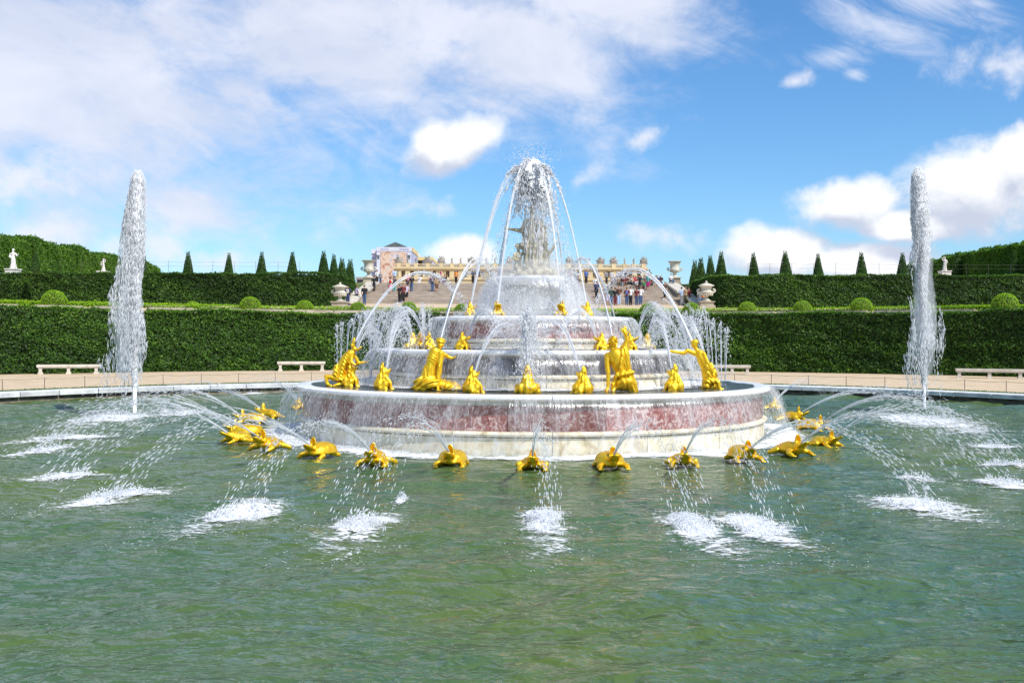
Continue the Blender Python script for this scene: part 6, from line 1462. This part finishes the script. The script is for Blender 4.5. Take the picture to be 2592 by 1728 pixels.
ppl = [ # side, x, y(feet), pose, top, bottom, label, female, facing, bag, hat, where
 ('A', 352, 1150, 'stand', 'navy', 'navy', 'person with a navy backpack standing behind the lidded left urn', 0, IN, 'navy', None, 't'),
 ('A', 298, 1120, 'stand', 'black', 'jeans', 'person in black half hidden by the lidded left urn', 0, IN, None, None, 't'),
 ('A', 485, 1110, 'stand', 'lilac', 'black', 'dark-haired woman in a pale top beside the left parapet end', 1, 2.6, None, None, 't'),
 ('A', 602, 1125, 'stand', 'black', 'jeans', 'man in a black shirt and jeans walking up past the left parapet', 0, IN, None, None, 't'),
 ('A', 740, 945, 'walk', 'black', 'black', 'person all in black climbing close to the left parapet', 0, IN, None, None, 's'),
 ('A', 775, 812, 'stand', 'white', 'black', 'man in a white shirt at the top left of the staircase', 0, OUT, None, None, 's'),
 ('A', 826, 806, 'stand', 'grey', 'jeans', 'child in grey beside the man in white, stair top', 0, OUT, None, None, 's'),
 ('A', 980, 982, 'walk', 'cream', 'pink', 'woman with a red backpack and bare legs climbing the left side', 1, IN, 'red', None, 's'),
 ('A', 1048, 935, 'stand', 'brown', 'teal', 'person in teal trousers right of the red backpack', 0, IN, 'navy', None, 's'),
 ('A', 1040, 808, 'stand', 'sky', 'grey', 'person in light blue at the stair top, left of the palace corner', 0, IN, None, None, 's'),
 ('A', 1242, 900, 'walk', 'pink', 'black', 'person with a pink backpack on the upper steps, left half', 1, IN, 'pink', None, 's'),
 ('A', 1308, 935, 'walk', 'black', 'jeans', 'man in black right of the pink backpack, climbing', 0, IN, None, None, 's'),
 ('A', 1415, 815, 'sit', 'white', 'white', 'person in white with a sun hat sitting on the top step, left half', 0, OUT, None, 'cream', 's'),
 ('A', 1120, 1115, 'stand', 'black', 'black', 'person in black at the stair foot behind the round box ball', 0, IN, None, None, 's'),
 ('A', 1180, 1095, 'stand', 'maroon', 'black', 'person in maroon at the stair foot next to one in black', 0, OUT, None, None, 's'),
 ('A', 1225, 1085, 'stand', 'lilac', 'black', 'person in a pale lilac top at the stair foot above the box ball', 1, OUT, None, None, 's'),
 ('A', 1575, 815, 'sit', 'pink', 'jeans', 'person in pink sitting at the top, behind the left arching jet', 1, OUT, None, None, 's'),
 ('A', 1612, 950, 'stand', 'black', 'jeans', 'man in black and jeans standing midway, right of the sitter in pink', 0, IN, 'grey', None, 's'),
 ('A', 1682, 935, 'stand', 'tan', 'brown', 'woman in a tan dress standing midway on the left half', 1, IN, None, None, 's'),
 ('A', 1735, 815, 'sit', 'maroon', 'magenta', 'person in maroon sitting on the top step with magenta bag', 0, OUT, 'magenta', None, 's'),
 ('A', 1790, 818, 'sit', 'black', 'black', 'person in black sitting on the top step beside the magenta one', 1, OUT, None, None, 's'),
 ('A', 1690, 812, 'sit', 'brown', 'black', 'person in brown sitting on the top step left of the maroon one', 0, OUT, None, None, 's'),
 ('A', 1960, 808, 'stand', 'orange', 'black', 'person in an orange top standing at the stair top', 0, OUT, None, None, 's'),
 ('A', 2212, 812, 'stand', 'black', 'black', 'person in black under the woman\'s arching jet, stair top', 0, OUT, None, None, 's'),
 ('A', 2262, 812, 'stand', 'navy', 'grey', 'person in navy beside one in black, seen through spray', 0, OUT, None, None, 's'),
 ('C', 118, 720, 'stand', 'grey', 'grey', 'person in grey at the stair top right beside the marble pedestal', 0, OUT, None, None, 's'),
 ('C', 250, 722, 'stand', 'red', 'maroon', 'person in a red top at the stair top, right half', 0, OUT, None, None, 's'),
 ('C', 318, 722, 'stand', 'black', 'black', 'person in black right of the red top, stair top', 1, OUT, None, None, 's'),
 ('C', 476, 725, 'stand', 'blue', 'black', 'person in a blue shirt at the stair top', 0, OUT, None, None, 's'),
 ('C', 662, 730, 'stand', 'yellow', 'tan', 'person in a bright yellow top at the stair top', 0, OUT, None, None, 's'),
 ('C', 766, 765, 'stand', 'grey', 'black', 'tall person in dark grey standing above the seated crowd', 0, OUT, None, None, 's'),
 ('C', 840, 765, 'stand', 'white', 'maroon', 'tall man in a white shirt and dark red trousers', 0, OUT, None, None, 's'),
 ('C', 938, 725, 'stand', 'grey', 'khaki', 'person in pale grey standing behind the seated crowd', 0, OUT, None, None, 's'),
 ('C', 1000, 745, 'stand', 'white', 'white', 'person in white standing behind the seated crowd', 1, OUT, None, None, 's'),
 ('C', 1030, 725, 'stand', 'navy', 'navy', 'person in navy standing right of one in white', 0, OUT, None, None, 's'),
 ('C', 1380, 724, 'stand', 'olive', 'black', 'person in dark olive standing at the palace\'s right corner', 0, OUT, None, None, 's'),
 ('C', 1636, 815, 'sit', 'white', 'jeans', 'young man in white sitting on the right parapet', 0, OUT, None, None, 's'),
 ('C', 1585, 995, 'walk', 'brown', 'black', 'tall person in dark brown walking down the right side', 0, OUT, None, None, 's'),
 ('C', 1820, 1080, 'stand', 'sky', 'grey', 'person in a pale blue shirt and grey trousers by the right parapet', 0, IN, None, None, 't'),
 ('C', 1880, 1075, 'stand', 'tan', 'olive', 'person in tan right of the pale blue shirt', 0, OUT, None, None, 't'),
 ('C', 1925, 1075, 'stand', 'maroon', 'brown', 'person in reddish brown by the lower right parapet', 0, OUT, None, None, 't'),
 ('C', 2085, 1105, 'stand', 'white', 'sky', 'person in white left of the lidded right urn', 0, IN, None, None, 't'),
 ('C', 2132, 1115, 'stand', 'orange', 'jeans', 'person in orange half hidden by the lidded right urn', 0, OUT, None, None, 't'),
 ('C', 772, 1085, 'stand', 'darkgreen', 'lilac', 'woman in a dark top and long pale skirt at the stair foot', 1, IN, None, None, 't'),
 ('C', 822, 1080, 'stand', 'darkgreen', 'jeans', 'tall man in a dark green jacket at the stair foot', 0, IN, None, None, 't'),
 ('C', 880, 1080, 'stand', 'black', 'maroon', 'person in black beside the dark green jacket', 0, IN, None, None, 't'),
 ('C', 932, 1080, 'stand', 'brown', 'sky', 'person in brown and light trousers at the stair foot', 0, OUT, None, None, 't'),
 ('C', 1045, 1078, 'stand', 'maroon', 'jeans', 'person in maroon with a blue bag at the stair foot', 0, IN, 'blue', None, 't'),
 ('C', 1098, 1078, 'stand', 'white', 'black', 'man in a white shirt and black trousers at the stair foot', 0, IN, None, None, 't'),
 ('C', 1186, 1078, 'stand', 'maroon', 'jeans', 'man in a maroon shirt and jeans left of the round box ball', 0, IN, None, None, 't'),
 ('C', 1240, 1075, 'stand', 'white', 'jeans', 'person in white and jeans right beside the maroon shirt', 0, OUT, None, None, 't'),
 ('C', 1225, 872, 'walk', 'black', 'black', 'person in black standing just below the seated crowd', 0, IN, None, None, 's'),
 ('C', 1348, 880, 'stand', 'teal', 'magenta', 'woman in a teal top and magenta skirt on the steps', 1, IN, None, None, 's'),
 ('C', 600, 905, 'stand', 'white', 'black', 'person in white seen through spray left of the crowd', 0, IN, None, None, 's'),
 ('C', 615, 985, 'stand', 'navy', 'black', 'person in navy seen through spray at the stair foot', 0, IN, None, None, 's'),
 ('C', 350, 905, 'stand', 'black', 'grey', 'person in black seen through spray beside the marble pedestal', 0, IN, None, None, 's'),
]
cro = [('maroon', 870, 805), ('black', 905, 770), ('tan', 925, 800), ('black', 975, 812), ('maroon', 1010, 815), ('brown', 1060, 805), ('white', 1075, 765), ('black', 1110, 735), ('red', 1140, 800), ('grey', 1155, 725), ('red', 1180, 812), ('white', 1215, 735),
       ('teal', 1248, 800), ('black', 1225, 800), ('green', 1278, 855), ('maroon', 1290, 800), ('pink', 1310, 790), ('darkgreen', 1345, 790), ('white', 1260, 760), ('maroon', 1385, 820), ('white', 1400, 775), ('black', 1420, 750), ('grey', 1445, 820), ('black', 1470, 750), ('navy', 1475, 800), ('brown', 1500, 790), ('black', 1540, 745), ('maroon', 1530, 770), ('sky', 1180, 760), ('white', 1320, 755), ('cream', 1115, 800), ('navy', 945, 760), ('orange', 1360, 760), ('black', 1300, 840), ('white', 1195, 850)]
seen_ = {}
for i, (c_, x, y) in enumerate(cro):
    row = 'highest' if y < 765 else ('middle' if y < 806 else 'lowest'); sd = 'left end' if x < 1000 else 'left half' if x < 1160 else 'centre' if x < 1290 else 'right half' if x < 1420 else 'right end'
    key = (c_, row, sd); seen_[key] = seen_.get(key, 0) + 1
    lab = f'visitor in {c_} sitting in the {row} row of the seated crowd, {sd}' if seen_[key] == 1 else f'{["", "", "second", "third", "fourth"][seen_[key]]} visitor in {c_} from the left, {row} row of seated crowd, {sd}'
    ppl.append(('C', x, y, 'sit', c_, ['black', 'jeans', 'khaki', 'grey', 'brown'][i % 5], lab, i % 2, OUT, None, 'white' if i % 9 == 0 else None, 's'))
for (sd, x, y, pose, top, bot, lab, fe, rz, bag, hat, wh) in ppl:
    xx, yy = (A_ if sd == 'A' else C_)(x, y); P_ = stairpt(xx, yy) if wh == 's' else terr(xx, yy)
    s = rng.uniform(.93, 1.06) * (1 - .12 * max(0, P_.y - 97) / 12) * (.8 if lab.startswith('child') else 1)
    if pose == 'sit': P_.z += .10
    if 'on the right parapet' in lab: P_.x = AX(95) + SW + .4; P_.z += .35
    person(P_, pose, top, bot, lab, bool(fe), rz + rng.uniform(-.5, .5), bag, hat, s)
